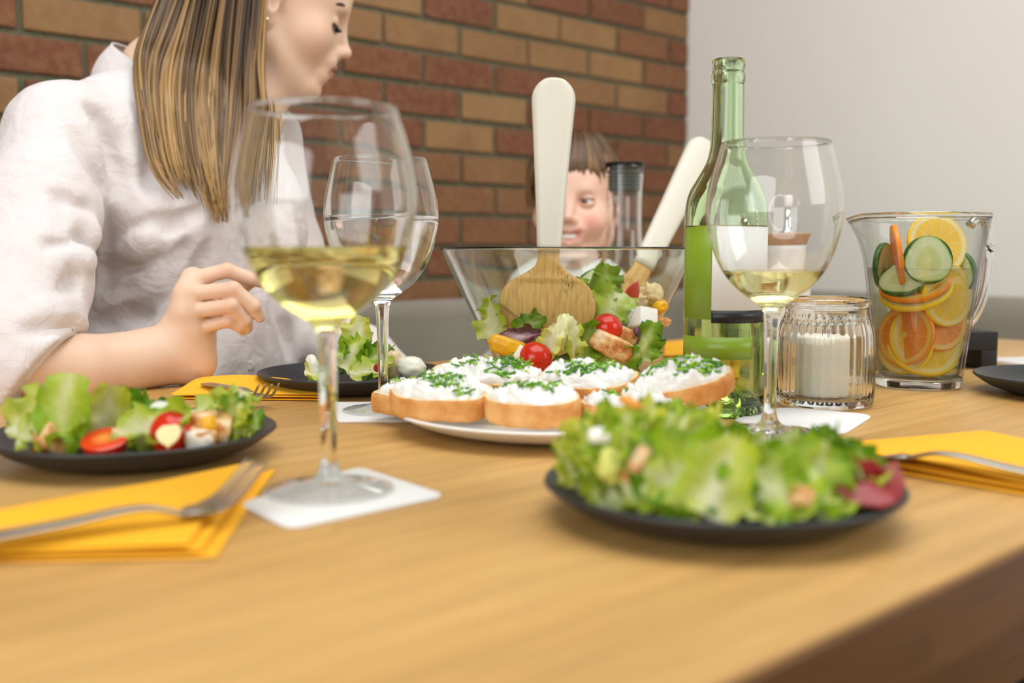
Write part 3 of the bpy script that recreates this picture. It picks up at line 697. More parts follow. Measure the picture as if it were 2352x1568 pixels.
fruit_slice('orange', jp(2060, 590, .008), vw * .25 + RGT * 1.0 + UPZ * .15, .036, 'orange slice seen edge on at the upper left of the jug')
fruit_slice('cucumber', jp(2242, 628, .010), vw * .45 - RGT * 1.0, .025, 'cucumber slice turned edge on at the right side of the jug')
fruit_slice('lemon', jp(2194, 678, .030), vw + RGT * .42 + UPZ * .05, .0345, 'lemon slice pressed to the right side of the jug below the waterline')
fruit_slice('orange', jp(2080, 650, .026), vw * .45 - RGT * .30 + UPZ * .9, .0375, 'orange slice lying on a slant at the left of the jug below the cucumber')
fruit_slice('lemon', jp(2082, 668, .026), vw * .45 - RGT * .32 + UPZ * .9, .0385, 'lemon slice tucked right under the slanting orange slice')
fruit_slice('cucumber', jp(2062, 640, .022), vw * .55 - RGT * .5 + UPZ * .8, .027, 'dark edged cucumber slice above the slanting orange slice')
fruit_slice('orange', jp(2178, 735, .022), vw + RGT * .25 + UPZ * .2, .0345, 'orange slice behind the lower lemon slices in the middle of the jug')
fruit_slice('lemon', jp(2136, 780, .026), vw + RGT * .02 + UPZ * .30, .0405, 'big lemon slice facing out near the bottom of the jug')
fruit_slice('orange', jp(2054, 770, .020), vw * .7 - RGT * .8 + UPZ * .2, .033, 'orange slice at the lower left side of the jug')
fruit_slice('lemon', jp(2112, 815, .016), vw * .8 + UPZ * .75, .0395, 'lowest lemon slice resting near the thick bottom of the jug')
fruit_slice('lemon', jp(2046, 800, .012), vw * .7 - RGT * .75 + UPZ * .3, .031, 'lemon slice at the lower left of the jug in front of the orange one')
fruit_slice('lemon', jp(2195, 800, -.008), vw * .7 + RGT * .55 + UPZ * .2, .034, 'lemon slice far back at the lower right of the jug')
fruit_slice('orange', jp(2120, 720, -.010), vw + UPZ * .1, .036, 'orange slice at the back of the jug behind the big lemon')
fruit_slice('cucumber', jp(2030, 610, -.015), vw * .6 + RGT * .7, .026, 'cucumber slice on edge at the far left of the jug')
# ------------------------------------------------------------------ things behind the bottle and jug
OP = Vector((1.2331, .7917, TZ))
pot = empty('oil_pot', OP, 0, 'white ceramic oil pot with a wooden band and pourer, seen through the right wine glass', 'oil pot')
WPOT = plain('white_ceramic', (240, 238, 234), .3); OAKP = plain('pinkish_wood_band', (196, 152, 118), .5, .2, 120, .15, 40); CHROME = NT('chrome'); CHROME.bsdf((200, 198, 194), .08, Metallic=1.0); CHROME = CHROME.m
v, f = lathe([(0, 0), (.028, 0), (.0295, .002), (.0300, .02), (.0296, .10), (.0290, .150), (.0292, .1565), (.0, .1566)], 48); mesh('pot_body', v, f, WPOT, pot)
v, f = lathe([(0, .1568), (.0296, .1568), (.0300, .158), (.0350, .1705), (.0352, .1722), (.0340, .1728), (0, .1728)], 48); mesh('wooden_band', v, f, OAKP, pot)
v, f = lathe([(0, .1730), (.012, .1730), (.0125, .175), (.010, .177), (.0062, .178), (.0060, .183), (.0055, .186), (.0052, .208), (0, .208)], 28); mesh('pourer', v, f, CHROME, pot)
v, f = lathe([(.0040, .2075), (.0064, .2078), (.0066, .210), (.0066, .222), (.0058, .224), (0, .2242)], 28); mesh('pourer_cap', v, f, WPOT, pot)
arc = [RGT * (-.0115 + .0155 * math.cos(a) + .0) + UPZ * (.2005 + .0235 * math.sin(a)) for a in [math.radians(62 + 4.6 * i) for i in range(50)]]
arc = [Vector((-.001, 0, .2242))] + arc; v, f = tube(arc[1:], .0008, 8); mesh('cap_strap', v, f, WPOT, pot)
shp = empty('spice_shaker', OP + RGT * -.036 + FWD * .05, 0, 'small domed steel shaker half hidden behind the wine bottle', 'shaker')
v, f = lathe([(0, 0), (.018, 0), (.019, .002), (.0185, .14), (.018, .145)], 36); mesh('shaker_body', v, f, WPOT, shp)
v, f = lathe([(.0181, .1448), (.0184, .150), (.0176, .178), (.0150, .192), (.0095, .201), (0, .204)], 36); mesh('domed_cap', v, f, CHROME, shp)
CP = Vector((1.2325, 1.0800, TZ))
car = empty('carafe', CP, 0, 'slim clear glass carafe with a dark grey stopper behind the salad bowl', 'carafe')
co_ = crom([(.040, 0), (.0455, .002), (.0470, .010), (.0455, .06), (.040, .105), (.0320, .140), (.0275, .170), (.0265, .200), (.0270, .235), (.0285, .262), (.0296, .2780)], 4)
ci_ = [(.0290, .2792), (.0276, .2786)] + crom([(.0268, .262), (.0252, .235), (.0247, .200), (.0257, .170), (.0300, .140), (.0380, .105), (.0435, .06), (.0448, .012), (.040, .006), (0, .006)], 4)
v, f = lathe([(0, .001)] + co_ + ci_, 72); mesh('glass_body', v, f, GL, car)
RUB = plain('dark_grey_silicone', (92, 100, 94), .4)
rings = [(0, .238), (.0205, .238), (.0215, .240)]
for i in range(5): z = .241 + i * .0058; rings += [(.0220, z), (.0246 + .0003 * i, z + .0016), (.0246 + .0003 * i, z + .0034), (.0222, z + .0050)]
v, f = lathe(rings + [(.0225, .2700), (.0262, .2735), (.0272, .2745), (0, .2745)], 48); mesh('stopper', v, f, RUB, car)
v, f = lathe([(0, .2746), (.0285, .2795), (.0303, .2800), (.0308, .2812), (.0303, .2824), (0, .2826)], 48); mesh('stopper_cap', v, f, plain('dark_cap', (48, 44, 40), .3, Metallic=.6), car)
# black stand and white things at the right
BS = T(2150, 846); SB = plain('black_wood_stand', (20, 19, 20), .6)
a0, a1 = T(2010, 852), T(2290, 848); dx = (a1 - a0).normalized(); dy = Vector((-dx.y, dx.x, 0)); Ls = (a1 - a0).length; sc_ = (a0 + a1) / 2
st = empty('trivet_stand', (sc_.x, sc_.y, TZ), math.atan2(dx.y, dx.x), 'low black bracket shaped stand behind the fruit water jug', 'stand')
v, f = rbox(-Ls / 2, Ls / 2, 0, .055, .0245, .0480, .001); mesh('top_bar', v, f, SB, st)
for sx in (-1, 1):
    v, f = rbox(sx * Ls / 2 - (.0215 if sx > 0 else 0), sx * Ls / 2 + (.0215 if sx < 0 else 0), 0, .055, 0, .0245, .001); mesh('leg', v, f, SB, st)
cc = T(2395, 838); v, f = slab(round_poly(squared((0, 0), .052, YAW + .3), .012), 0, .006, .001)
tag(mesh('coaster', v, f, CARD, None, loc=(cc.x, cc.y, TZ)), 'white square coaster behind the empty plate at the right edge', 'coaster', 'white card coasters')
# ------------------------------------------------------------------ salad greens
def m_leaf(name, deep, mid, pale):
    t = NT(name); co = t.coord(); e = t.attr('edge'); oi = t.n('ShaderNodeObjectInfo').outputs['Random']
    n = t.noise(co, 60, 4, .6); v = t.noise(co, 260, 2)
    f = t.math('ADD', t.math('MULTIPLY', e, .85), t.math('MULTIPLY', t.math('SUBTRACT', n, .5), .9)); f = t.math('ADD', f, t.math('MULTIPLY', t.math('SUBTRACT', oi, .5), .35))
    col = t.ramp(f, [(.05, pale), (.42, mid), (.85, deep)])
    b = t.n('ShaderNodeBsdfPrincipled', i_Base_Color=col, i_Roughness=.38, i_Normal=t.bump(t.math('ADD', n, t.math('MULTIPLY', v, .3)), .55, .0015)); b.inputs['Specular IOR Level'].default_value = .45
    tr = t.n('ShaderNodeBsdfTranslucent', i_Color=t.mix(.35, col, (190, 214, 40)))
    mx = t.n('ShaderNodeMixShader', i_0=.38); t.link(b.outputs[0], mx.inputs[1]); t.link(tr.outputs[0], mx.inputs[2]); t.surf(mx.outputs[0]); return t.m
LF = [m_leaf('lettuce_green', (142, 184, 34), (196, 214, 76), (240, 242, 190)), m_leaf('lettuce_pale', (190, 210, 62), (222, 228, 116), (246, 244, 204)),
      m_leaf('lettuce_deep', (86, 140, 28), (134, 178, 46), (212, 224, 140)), m_leaf('radicchio', (84, 22, 50), (112, 36, 66), (226, 196, 206)), m_leaf('lettuce_yellow', (214, 214, 60), (228, 228, 120), (246, 243, 205))]
def leaf_mesh(seed, L, W, ruf=.006, curl=.8, cup=.35, nu=18, nv=15, torn=.07):
    rd = random.Random(seed); V, E, F = [], [], []; p1, p2, p3 = rd.uniform(0, 6), rd.uniform(0, 6), rd.uniform(0, 6); f1, f2 = rd.uniform(2.0, 3.4), rd.uniform(5, 8); tw = rd.uniform(-.7, .7)
    for i in range(nu + 1):
        u = i / nu; w = W * (math.sin(PI * (.12 + .80 * u ** .85)) ** .55) * (1 + torn * math.sin(9 * u + p1) + torn * .6 * math.sin(23 * u + p2))
        a = curl * (u - .3); rr = L / max(abs(curl), .05)
        cx, cz = rr * math.sin(a) if abs(curl) > .05 else L * (u - .3), rr * (1 - math.cos(a)) * (1 if curl > 0 else 1)
        for j in range(nv + 1):
            v = 2 * j / nv - 1; av = abs(v); y = w * v
            z = cup * w * av ** 2 + ruf * av ** 1.5 * math.sin(f1 * 2 * PI * u + p1 + (1.2 if v > 0 else 0)) + ruf * .40 * av ** 3 * math.sin(f2 * 2 * PI * u + p2 + 2 * v) + ruf * .35 * math.sin(7 * u + 5 * v + p3)
            x = cx + ruf * .6 * av ** 2 * math.sin(f2 * 5 * u + p3)
            ct, s_ = math.cos(tw * u), math.sin(tw * u); yy, zz = y * ct - z * s_, y * s_ + z * ct
            V.append((x, yy, cz * (1 if curl > 0 else -1) + zz)); E.append(min(1, av * (.55 + .6 * u) + .10 * u))
    for i in range(nu):
        for j in range(nv):
            k = i * (nv + 1) + j; F.append((k, k + 1, k + nv + 2, k + nv + 1))
    return V, F, E
LEAF_N = [0]
def leaf(c, nrm, ang, L, W, kind, label, group, **k):
    LEAF_N[0] += 1; V, F, E = leaf_mesh(LEAF_N[0] * 7 + 3, L, W, **k); z_ = Vector(nrm).normalized()
    if isinstance(ang, Vector): x_ = (ang - z_ * ang.dot(z_)).normalized(); q = Matrix((x_, z_.cross(x_), z_)).transposed().to_quaternion()
    else: q = z_.to_track_quat('Z', 'Y') @ Euler((0, 0, ang)).to_quaternion()
    o = mesh('lettuce_leaf' if kind != 3 else 'radicchio_leaf', V, F, LF[kind], None, attr={'edge': E}, loc=c); o.rotation_mode = 'QUATERNION'; o.rotation_quaternion = q
    return tag(o, label, 'lettuce leaf' if kind != 3 else 'radicchio leaf', group)
# ------------------------------------------------------------------ bits of salad
TOM = plain('tomato_skin', (206, 44, 18), .16, 0, 100, .12, 25, Subsurface_Weight=.15, Subsurface_Radius=(.006, .002, .001), Subsurface_Scale=.5)
def m_pulp():
    t = NT('tomato_pulp'); co = t.coord(); n = t.noise(co, 120, 3); s = t.n('ShaderNodeSeparateXYZ', i_0=co)
    r = t.math('SQRT', t.math('ADD', t.math('MULTIPLY', s.outputs[0], s.outputs[0]), t.math('MULTIPLY', s.outputs[1], s.outputs[1])))
    t.bsdf(t.mix(t.ramp(t.math('ADD', t.math('DIVIDE', r, .015), t.math('MULTIPLY', n, .3)), [(.3, (1, 1, 1)), (.8, (0, 0, 0))]), (220, 66, 24), (240, 150, 70)), .15); return t.m
PULP = m_pulp()
def m_chicken():
    t = NT('roast_chicken'); co = t.coord(); n = t.noise(co, 55, 4, .6); n2 = t.noise(co, 240, 3)
    t.bsdf(t.ramp(n, [(.38, (238, 214, 176)), (.5, (226, 176, 112)), (.62, (196, 118, 52)), (.72, (148, 78, 30))]), .5, Normal=t.bump(n2, .5, .0015)); return t.m
CHK = m_chicken(); FETA = plain('feta_cheese', (246, 243, 232), .6, .35, 240); ONION = plain('white_onion', (232, 234, 214), .3, .2, 90, .05, 60)
YPEP = plain('yellow_pepper', (246, 180, 20), .25, 0, 100, .08, 60); RPEP = plain('red_pepper', (142, 4, 14), .3, 0, 100, .1, 50); OLIVE = plain('dark_olive', (48, 24, 36), .2)
def lump(name, c, size, mat, label, cat, group=None, seed=0, box=.6, rot=None, amp=.12, fr=3.0):
    "irregular rounded chunk"
    bm = bmesh.new(); bmesh.ops.create_icosphere(bm, subdivisions=4, radius=1.0); rd = random.Random(seed); o3 = Vector((rd.uniform(0, 99), rd.uniform(0, 99), rd.uniform(0, 99)))
    for v in bm.verts:
        p = v.co; m = max(abs(p.x), abs(p.y), abs(p.z)); q = p.lerp(p / m, box); q = q * (1 + amp * noise.noise(p * fr * .5 + o3) + amp * .5 * noise.noise(p * fr + o3)); v.co = Vector((q.x * size[0], q.y * size[1], q.z * size[2]))
    bm.verts.index_update(); V = [v.co.copy() for v in bm.verts]; F = [tuple(v.index for v in f.verts) for f in bm.faces]; bm.free()
    o = mesh(name, V, F, mat, None, loc=c, rot=rot or (rd.uniform(-.5, .5), rd.uniform(-.5, .5), rd.uniform(0, 6))); return tag(o, label, cat, group)
def tomato(c, r, label, half=None, group=None):
    if half is None:
        root = empty('cherry_tomato', c, 0, label, 'tomato', group)
        P = [(0, -.92 * r)] + [(r * math.cos(a), r * .92 * math.sin(a)) for a in [math.radians(-80 + 10 * i) for i in range(17)]] + [(r * .06, r * .90), (0, r * .86)]
        v, f = lathe(P, 40); mesh('skin', v, f, TOM, root)
        v, f = lathe([(0, r * .862), (r * .10, r * .915), (r * .16, r * .905), (r * .12, r * .93), (0, r * .92)], 12); mesh('stem_scar', v, f, plain('stem_scar', (120, 110, 50), .6) if 'stem_scar' not in bpy.data.materials else bpy.data.materials['stem_scar'], root); root.rotation_euler = (.5, .4, 0)
    else:
        root = empty('tomato_half', c, 0, label, 'tomato', group); root.rotation_mode = 'QUATERNION'; root.rotation_quaternion = Vector(half).to_track_quat('Z', 'Y')
        P = [(0, -r)] + [(r * math.cos(a), r * math.sin(a)) for a in [math.radians(-80 + 10 * i) for i in range(9)]]
        v, f = lathe(P, 40); mesh('skin', v, f, TOM, root)
        v, f = lathe([(r, 0), (r * .94, r * .03), (r * .5, r * .04), (0, r * .05)], 40); mesh('cut_face', v, f, PULP, root)
    return root
def feta(c, s, label, rot, group='feta cubes in the salad bowl'):
    v, f = rbox(-s, s, -s * .9, s * .9, -s * .8, s * .8, s * .16); rd = random.Random(int(c[0] * 1e4)); v = [q * (1 + .05 * noise.noise(q * 90)) for q in map(Vector, v)]
    return tag(mesh('feta_cube', v, f, FETA, None, loc=c, rot=rot), label, 'cheese cube', group)
def strip(name, pts, w, th, mat, label, cat, group=None, nrm=UPZ):
    "curved slice of pepper: ribbon with thickness along a path"
    P = [Vector(q) for q in crom([tuple(p) for p in pts], 6)]; R = []; n = len(P); b = P[0]
    for i, p in enumerate(P):
        t = (P[min(i + 1, n - 1)] - P[max(i - 1, 0)]).normalized(); s = t.cross(nrm).normalized(); u = s.cross(t); q = i / (n - 1); W = w * max(.05, math.sin(PI * min(1, .12 + q * .95)) ** .6)
        R.append([p - b + s * (W * math.cos(a)) + u * (th * math.sin(a) + .28 * W * math.cos(a) ** 2) for a in [2 * PI * k / 16 for k in range(16)]])
    v, f = loft(R); return tag(mesh(name, v, f, mat, None, loc=b), label, cat, group)
def plate_floor(r): return .0052 if r < .06 else .0052 + (r - .06) / .0427 * .0155
def fit(o, c, R, top=None):
    "settle a leaf: inside the rim, above the china, below the top of the heap"
    c = Vector(c); M = o.rotation_quaternion.to_matrix(); W = [M @ v.co for v in o.data.vertices]
    for _ in range(3):
        best = Vector((0, 0, 0))
        for w in W:
            q = o.location + w - c; rad = math.hypot(q.x, q.y)
            if rad > R and rad - R > best.length: best = Vector((q.x, q.y, 0)).normalized() * (rad - R)
        o.location -= best
        if top is not None:
            ov = max((o.location + w).z - TZ - top((o.location + w - c).dot(RGT), (o.location + w - c).dot(FWD)) for w in W)
            if ov > 0: o.location.z -= ov
        un = max(plate_floor(math.hypot((o.location + w - c).x, (o.location + w - c).y)) + .0006 - ((o.location + w).z - TZ) for w in W)
        if un > 0: o.location.z += un
def settle(o, c, R=.0985):
    "rest a chunk on the plate: inside the rim and above the china"
    c = Vector(c)
    def pts():
        M = Matrix.LocRotScale(o.location, o.rotation_quaternion if o.rotation_mode == 'QUATERNION' else o.rotation_euler, o.scale)
        out = [M @ v.co for v in o.data.vertices] if o.type == 'MESH' else []
        for ch in o.children: out += [M @ (ch.matrix_basis @ v.co) for v in ch.data.vertices]
        return out
    for _ in range(3):
        W = [w - c for w in pts()]; m = max(W, key=lambda q: math.hypot(q.x, q.y)); rad = math.hypot(m.x, m.y)
        if rad > R: o.location -= Vector((m.x, m.y, 0)).normalized() * (rad - R)
        up = max(plate_floor(math.hypot((w - c).x, (w - c).y)) - (w.z - TZ) for w in pts()) + .0004
        if up > 0: o.location.z += up
    return o
def heap(c, hfun, ra, rb, n, seed, kinds, label, group, size=(.026, .05), zmin=.006, out=.25, skip=None):
    rd = random.Random(seed); c = Vector(c); i = 0; tries = 0
    while i < n and tries < n * 30:
        tries += 1; a = rd.uniform(-ra, ra); b = rd.uniform(-rb, rb)
        if (a / ra) ** 2 + (b / rb) ** 2 > 1 or (skip and skip(a, b)): continue
        h = hfun(a, b); d = .004; g = Vector(((hfun(a + d, b) - h) / d, (hfun(a, b + d) - h) / d)); lay = (i / n) ** .6
        z = zmin + max(h - zmin, 0) * (.35 + .62 * lay)
        nr = (UPZ - RGT * g.x * .8 - FWD * g.y * .8).normalized(); nr = (nr + Vector((rd.uniform(-1, 1), rd.uniform(-1, 1), rd.uniform(-.4, .6))) * .62).normalized()
        if nr.z < .05: nr.z = .2
        L = rd.uniform(*size); p = c + RGT * a + FWD * b + UPZ * z
        o = leaf(p, nr, rd.uniform(0, 6.28), L, L * rd.uniform(.34, .52), rd.choice(kinds), label, group, ruf=rd.uniform(.10, .19) * L, curl=rd.uniform(.4, 1.7) * rd.choice((1, 1, -1)), cup=rd.uniform(.1, .6))
        fit(o, c, .099, lambda a, b: hfun(a, b) + .011)
        i += 1
def interp(x, T_):
    if x <= T_[0][0]: return T_[0][1]
    for (a, p), (b, q) in zip(T_, T_[1:]):
        if x <= b: return p + (q - p) * (x - a) / (b - a)
    return T_[-1][1]
# front right plate
cR = Vector((.5029, .3643, TZ))
def hR(a, b):
    top = interp(a, [(-.105, .026), (-.092, .046), (-.075, .054), (-.052, .066), (-.02, .060), (.011, .045), (.037, .030), (.060, .020), (.074, .014), (.09, .006)])
    return top * math.sqrt(max(0, 1 - (b / .088) ** 2)) * .92 + .002
heap(cR, hR, .088, .080, 96, 11, (0, 0, 1, 1, 1, 2, 2, 4), 'torn lettuce leaf in the big heap on the front right plate', 'lettuce on the front right plate', (.026, .048), zmin=.0075)
def on(px, py, d): return D(px, py, d)
strip('red_pepper_strip', [on(1950, 1085, .575), on(1985, 1118, .553), on(2020, 1106, .56), on(2060, 1062, .59)], .016, .0022, RPEP, 'glossy dark red pepper piece at the right rim of the front plate', 'pepper piece', None, UPZ - FWD)
settle(lump('yellow_pepper_piece', on(1700, 1046, .575), (.009, .007, .004), YPEP, 'yellow pepper piece in the middle of the front right salad', 'pepper piece', 'yellow pepper pieces', 3, .3), cR)
settle(lump('yellow_pepper_piece', on(1838, 1056, .575), (.012, .005, .003), YPEP, 'flat yellow pepper piece at the right half of the front right salad', 'pepper piece', 'yellow pepper pieces', 4, .3), cR)
settle(lump('chicken_piece', on(1462, 1072, .560), (.006, .006, .012), CHK, 'reddish browned chicken sliver in the left half of the front salad heap', 'chicken piece', 'chicken pieces', 5, .4, (.3, .5, .2)), cR)
settle(lump('chicken_piece', on(1838, 1158, .545), (.016, .008, .006), CHK, 'browned chicken piece at the lower right edge of the front salad', 'chicken piece', 'chicken pieces', 6, .5), cR)
settle(lump('feta_crumb', on(1378, 1000, .575), (.0065, .005, .003), FETA, 'bright white feta crumb at the upper left of the front salad', 'cheese crumb', None, 7, .5), cR)
settle(lump('olive_piece', on(1388, 1010, .582), (.008, .006, .007), OLIVE, 'dark olive half under the feta crumb in the front salad', 'olive', None, 8, .1), cR)
settle(lump('lettuce_core', on(1380, 1078, .555), (.009, .005, .009), plain('lettuce_core', (214, 216, 110), .45, .3, 120, .08, 50), 'pale yellow lettuce core chunk at the left of the front salad', 'lettuce core', None, 9, .3, None, .25, 5), cR)
settle(lump('pepper_curl', on(1448, 925, .60), (.008, .004, .003), plain('orange_pepper', (224, 150, 50), .3, 0, 9, .12, 80), 'orange pepper bit on top of the front salad heap', 'pepper piece', None, 10, .2), cR)
for px, py, d, nr, an, L, k in ((1345, 1000, .56, -FWD * .8 - RGT * .4 + UPZ * .5, 1.4, .052, 0), (1420, 1120, .525, -FWD * .7 - RGT * .2 + UPZ * .8, .4, .06, 0), (1560, 1005, .55, -FWD * .7 + UPZ * .7, 2.2, .055, 2), (1650, 1090, .525, -FWD * .8 + UPZ * .5, 1.2, .05, 1),
                               (1560, 1155, .515, -FWD * .6 + UPZ * .8, 3.0, .055, 1), (1760, 1110, .525, -FWD * .7 + RGT * .2 + UPZ * .6, .2, .055, 0), (1870, 1090, .545, -FWD * .6 + RGT * .3 + UPZ * .6, 1.0, .05, 0), (1700, 985, .575, -FWD * .5 + UPZ * .8, .5, .05, 0), (1500, 945, .60, -FWD * .5 + UPZ * .8, 2.5, .05, 1), (1310, 945, .60, -RGT * .7 - FWD * .5 + UPZ * .4, 1.7, .045, 4), (1460, 905, .61, UPZ - FWD * .3, .9, .035, 4)):
    o = leaf(on(px, py, d), nr, an, L * .9, L * .38, k, 'torn lettuce leaf in the big heap on the front right plate', 'lettuce on the front right plate', ruf=.0048, curl=.9, cup=.3); fit(o, cR, .099, lambda a, b: hR(a, b) + .013)
# left plate
cL = Vector((.3274, .7652, TZ))
def hL_(a, b): return interp(a, [(-.1, .02), (-.06, .032), (-.02, .028), (.02, .022), (.06, .020), (.09, .008)]) * math.sqrt(max(0, 1 - (b / .085) ** 2)) * .9 + .002
GLF = 'lettuce on the left plate'; LLF = 'torn lettuce leaf in the low salad on the left plate'
heap(cL, hL_, .084, .066, 40, 21, (0, 1, 1, 2, 4), LLF, GLF, (.020, .036), .0075, skip=lambda a, b: b < -.028 and a > -.085)
fit(leaf(on(152, 952, .725), -FWD * .92 - RGT * .1 + UPZ * .25, UPZ + RGT * .10, .058, .0185, 0, 'large upright pale green leaf standing on the left plate', None, ruf=.003, curl=-.45, cup=.16, torn=.05), cL, .1)
fit(leaf(on(60, 975, .74), -FWD * .6 + UPZ * .8 - RGT * .2, .9, .045, .02, 1, LLF, GLF, ruf=.006), cL, .1); fit(leaf(on(40, 1010, .71), -FWD * .6 + UPZ * .8, .2, .045, .018, 0, LLF, GLF, ruf=.006), cL, .099)
fit(leaf(on(238, 985, .75), -FWD * .9 + RGT * .3 + UPZ * .3, UPZ + RGT * .2, .046, .017, 4, LLF, GLF, ruf=.005), cL, .108); fit(leaf(on(285, 962, .78), -FWD * .8 + UPZ * .5 + RGT * .3, UPZ, .035, .016, 2, LLF, GLF, ruf=.005), cL, .108)
fit(leaf(on(345, 958, .80), -FWD * .6 + UPZ * .8, .2, .035, .016, 2, LLF, GLF, ruf=.004), cL, .108); fit(leaf(on(320, 985, .73), -FWD * .5 + UPZ * .9, 0.1, .055, .016, 0, LLF, GLF, ruf=.006), cL, .108); fit(leaf(on(490, 945, .79), -FWD * .4 + UPZ, .1, .055, .014, 0, LLF, GLF, ruf=.005), cL, .108)
fit(leaf(on(580, 962, .750), -FWD * .8 + UPZ * .4 - RGT * .2, UPZ + RGT * .35, .036, .015, 1, 'pale frilled lettuce tip overhanging the right rim of the left plate', None, ruf=.007, curl=-.5), cL, .108); fit(leaf(on(606, 975, .745), -FWD * .8 + RGT * .5 + UPZ * .3, 1.7, .03, .012, 2, LLF, GLF), cL, .108)
settle(tomato(on(240, 1010, .722), .0155, 'orange red tomato half lying cut side up on the left plate', UPZ * .9 - FWD * .35), cL)
settle(tomato(on(398, 1000, .735), .0160, 'round red tomato half facing forward on the left plate', FWD * .7 - UPZ * .3 + RGT * .2), cL)
strip('cheese_shaving', [on(391, 978, .716), on(389, 1002, .712), on(386, 1030, .708)], .0085, .0016, plain('hard_cheese', (244, 226, 168), .5), 'triangular cheese shaving leaning on the red tomato of the left plate', 'cheese shaving', None, -FWD)
settle(lump('chicken_piece', on(116, 1018, .725), (.010, .009, .011), CHK, 'chicken cube at the front of the left plate, left of the orange tomato', 'chicken piece', 'chicken pieces', 15, .6), cL)
settle(lump('chicken_piece', on(470, 970, .745), (.014, .010, .008), CHK, 'browned chicken piece lying on top at the back of the left plate', 'chicken piece', 'chicken pieces', 16, .5), cL)
settle(lump('chicken_piece', on(548, 990, .742), (.017, .010, .010), CHK, 'golden chicken chunk at the right rim of the left plate', 'chicken piece', 'chicken pieces', 17, .5), cL)
settle(lump('chicken_piece', on(482, 1004, .728), (.010, .009, .007), CHK, 'small golden chicken bit between tomato and chunk on the left plate', 'chicken piece', 'chicken pieces', 18, .5), cL)
settle(lump('feta_crumb', on(458, 1006, .730), (.010, .008, .007), FETA, 'white feta crumb right of the red tomato on the left plate', 'cheese crumb', None, 19, .5, None, .2), cL)
settle(lump('yellow_pepper_piece', on(503, 978, .728), (.008, .005, .006), YPEP, 'yellow pepper bit among the chicken on the left plate', 'pepper piece', 'yellow pepper pieces', 20, .3), cL)
settle(lump('onion_piece', on(370, 965, .76), (.017, .012, .009), ONION, 'pale onion chunk behind the red tomato on the left plate', 'onion piece', 'white onion pieces', 22, .4), cL)
# the woman's plate
cW = Vector((.6621, .9716, TZ))
def hW(a, b): return .055 * math.exp(-((a - .005) / .034) ** 2) * math.sqrt(max(0, 1 - (b / .05) ** 2)) + .004
GW = 'lettuce on the plate of the woman'; LW_ = 'lettuce leaf in the small pile in front of the woman'
heap(cW, hW, .038, .034, 30, 31, (0, 0, 1, 2, 2), LW_, GW, (.018, .032), .0075)
leaf(on(818, 790, 1.15), -FWD * .8 + UPZ * .4, UPZ + RGT * .1, .045, .017, 4, LW_, GW, ruf=.006); leaf(on(800, 825, 1.135), -FWD * .8 + UPZ * .4, 1.0, .04, .018, 0, LW_, GW, ruf=.006); leaf(on(850, 830, 1.13), -FWD * .7 + UPZ * .5 + RGT * .3, .6, .04, .016, 2, LW_, GW, ruf=.006)
leaf(on(830, 856, 1.115), -FWD * .5 + UPZ * .9, .1, .05, .014, 1, LW_, GW, ruf=.005); leaf(on(722, 856, 1.13), -FWD * .5 + UPZ * .9, .2, .035, .012, 1, LW_, GW, ruf=.004)
settle(lump('onion_piece', on(722, 842, 1.14), (.012, .006, .013), ONION, 'pale onion wedge at the left of the salad in front of the woman', 'onion piece', 'white onion pieces', 32, .4), cW)
settle(lump('onion_piece', on(945, 843, 1.13), (.0155, .012, .0115), ONION, 'rounded white onion piece at the right of the plate in front of the woman', 'onion piece', 'white onion pieces', 33, .05), cW)
settle(lump('chicken_piece', on(906, 836, 1.135), (.0075, .0075, .0155), plain('pale_chicken', (232, 208, 172), .55, .3, 200, .06, 60), 'upright pale chicken stick beside the white onion on the plate in front of the woman', 'chicken piece', 'chicken pieces', 34, .3, (0, .05, 0)), cW)
strip('red_pepper_strip', [on(862, 852, 1.105), on(868, 842, 1.107), on(876, 830, 1.112)], .004, .0016, RPEP, 'thin red pepper strip in the salad of the woman', 'pepper piece', None, -FWD)
# ------------------------------------------------------------------ salad in the glass bowl
cB = Vector((.9156, .8896, TZ))
def hB(a, b):
    r2 = (a * a + b * b); return (.070 + .22 * a + .10 * b) * max(0, 1 - r2 / .0169) ** .4 + .010
GB = 'greens in the salad bowl'; LB = 'leaf among the mixed greens in the big glass salad bowl'
def bowl_skip(a, b): return False
def heapB(n, seed):
    rd = random.Random(seed); i = 0
    while i < n:
        zz = .014 + .075 * rd.random() ** 1.1; R = in_bowl(zz) - .014; an = rd.uniform(0, 2 * PI); rr = R * math.sqrt(rd.uniform(.1, 1)); a, b = rr * math.cos(an), rr * math.sin(an)
        if zz > hB(a, b): continue
        if abs(a + .022) < .062 and b < -.045 and zz > .035: continue    # room for the bamboo spoon
        nr = Vector((rd.uniform(-1, 1), rd.uniform(-1, 1), rd.uniform(0, 1.2))) - FWD * .5
        L = rd.uniform(.026, .045); o = leaf(cB + RGT * a + FWD * b + UPZ * zz, nr, rd.uniform(0, 6.28), L, L * .42, rd.choice((0, 2, 2, 0, 1, 3)), LB, GB, ruf=.005, curl=rd.uniform(.3, 1.2), cup=rd.uniform(.1, .5))
        M = o.rotation_quaternion.to_matrix(); push = Vector((0, 0, 0))
        for v in o.data.vertices:                                        # pull back what would poke through the glass
            q = o.location + M @ v.co - cB; rad = math.hypot(q.x, q.y); lim = in_bowl(q.z) - .003
            if rad > lim and rad - lim > push.length: push = Vector((q.x, q.y, 0)).normalized() * (rad - lim)
        o.location -= push
        lo = min((o.location + M @ v.co).z for v in o.data.vertices) - TZ
        if lo < .009: o.location.z += .009 - lo
        i += 1
heapB(84, 41)
def bl(px, py, d, *a, **k): return leaf(on(px, py, d), *a, **k)
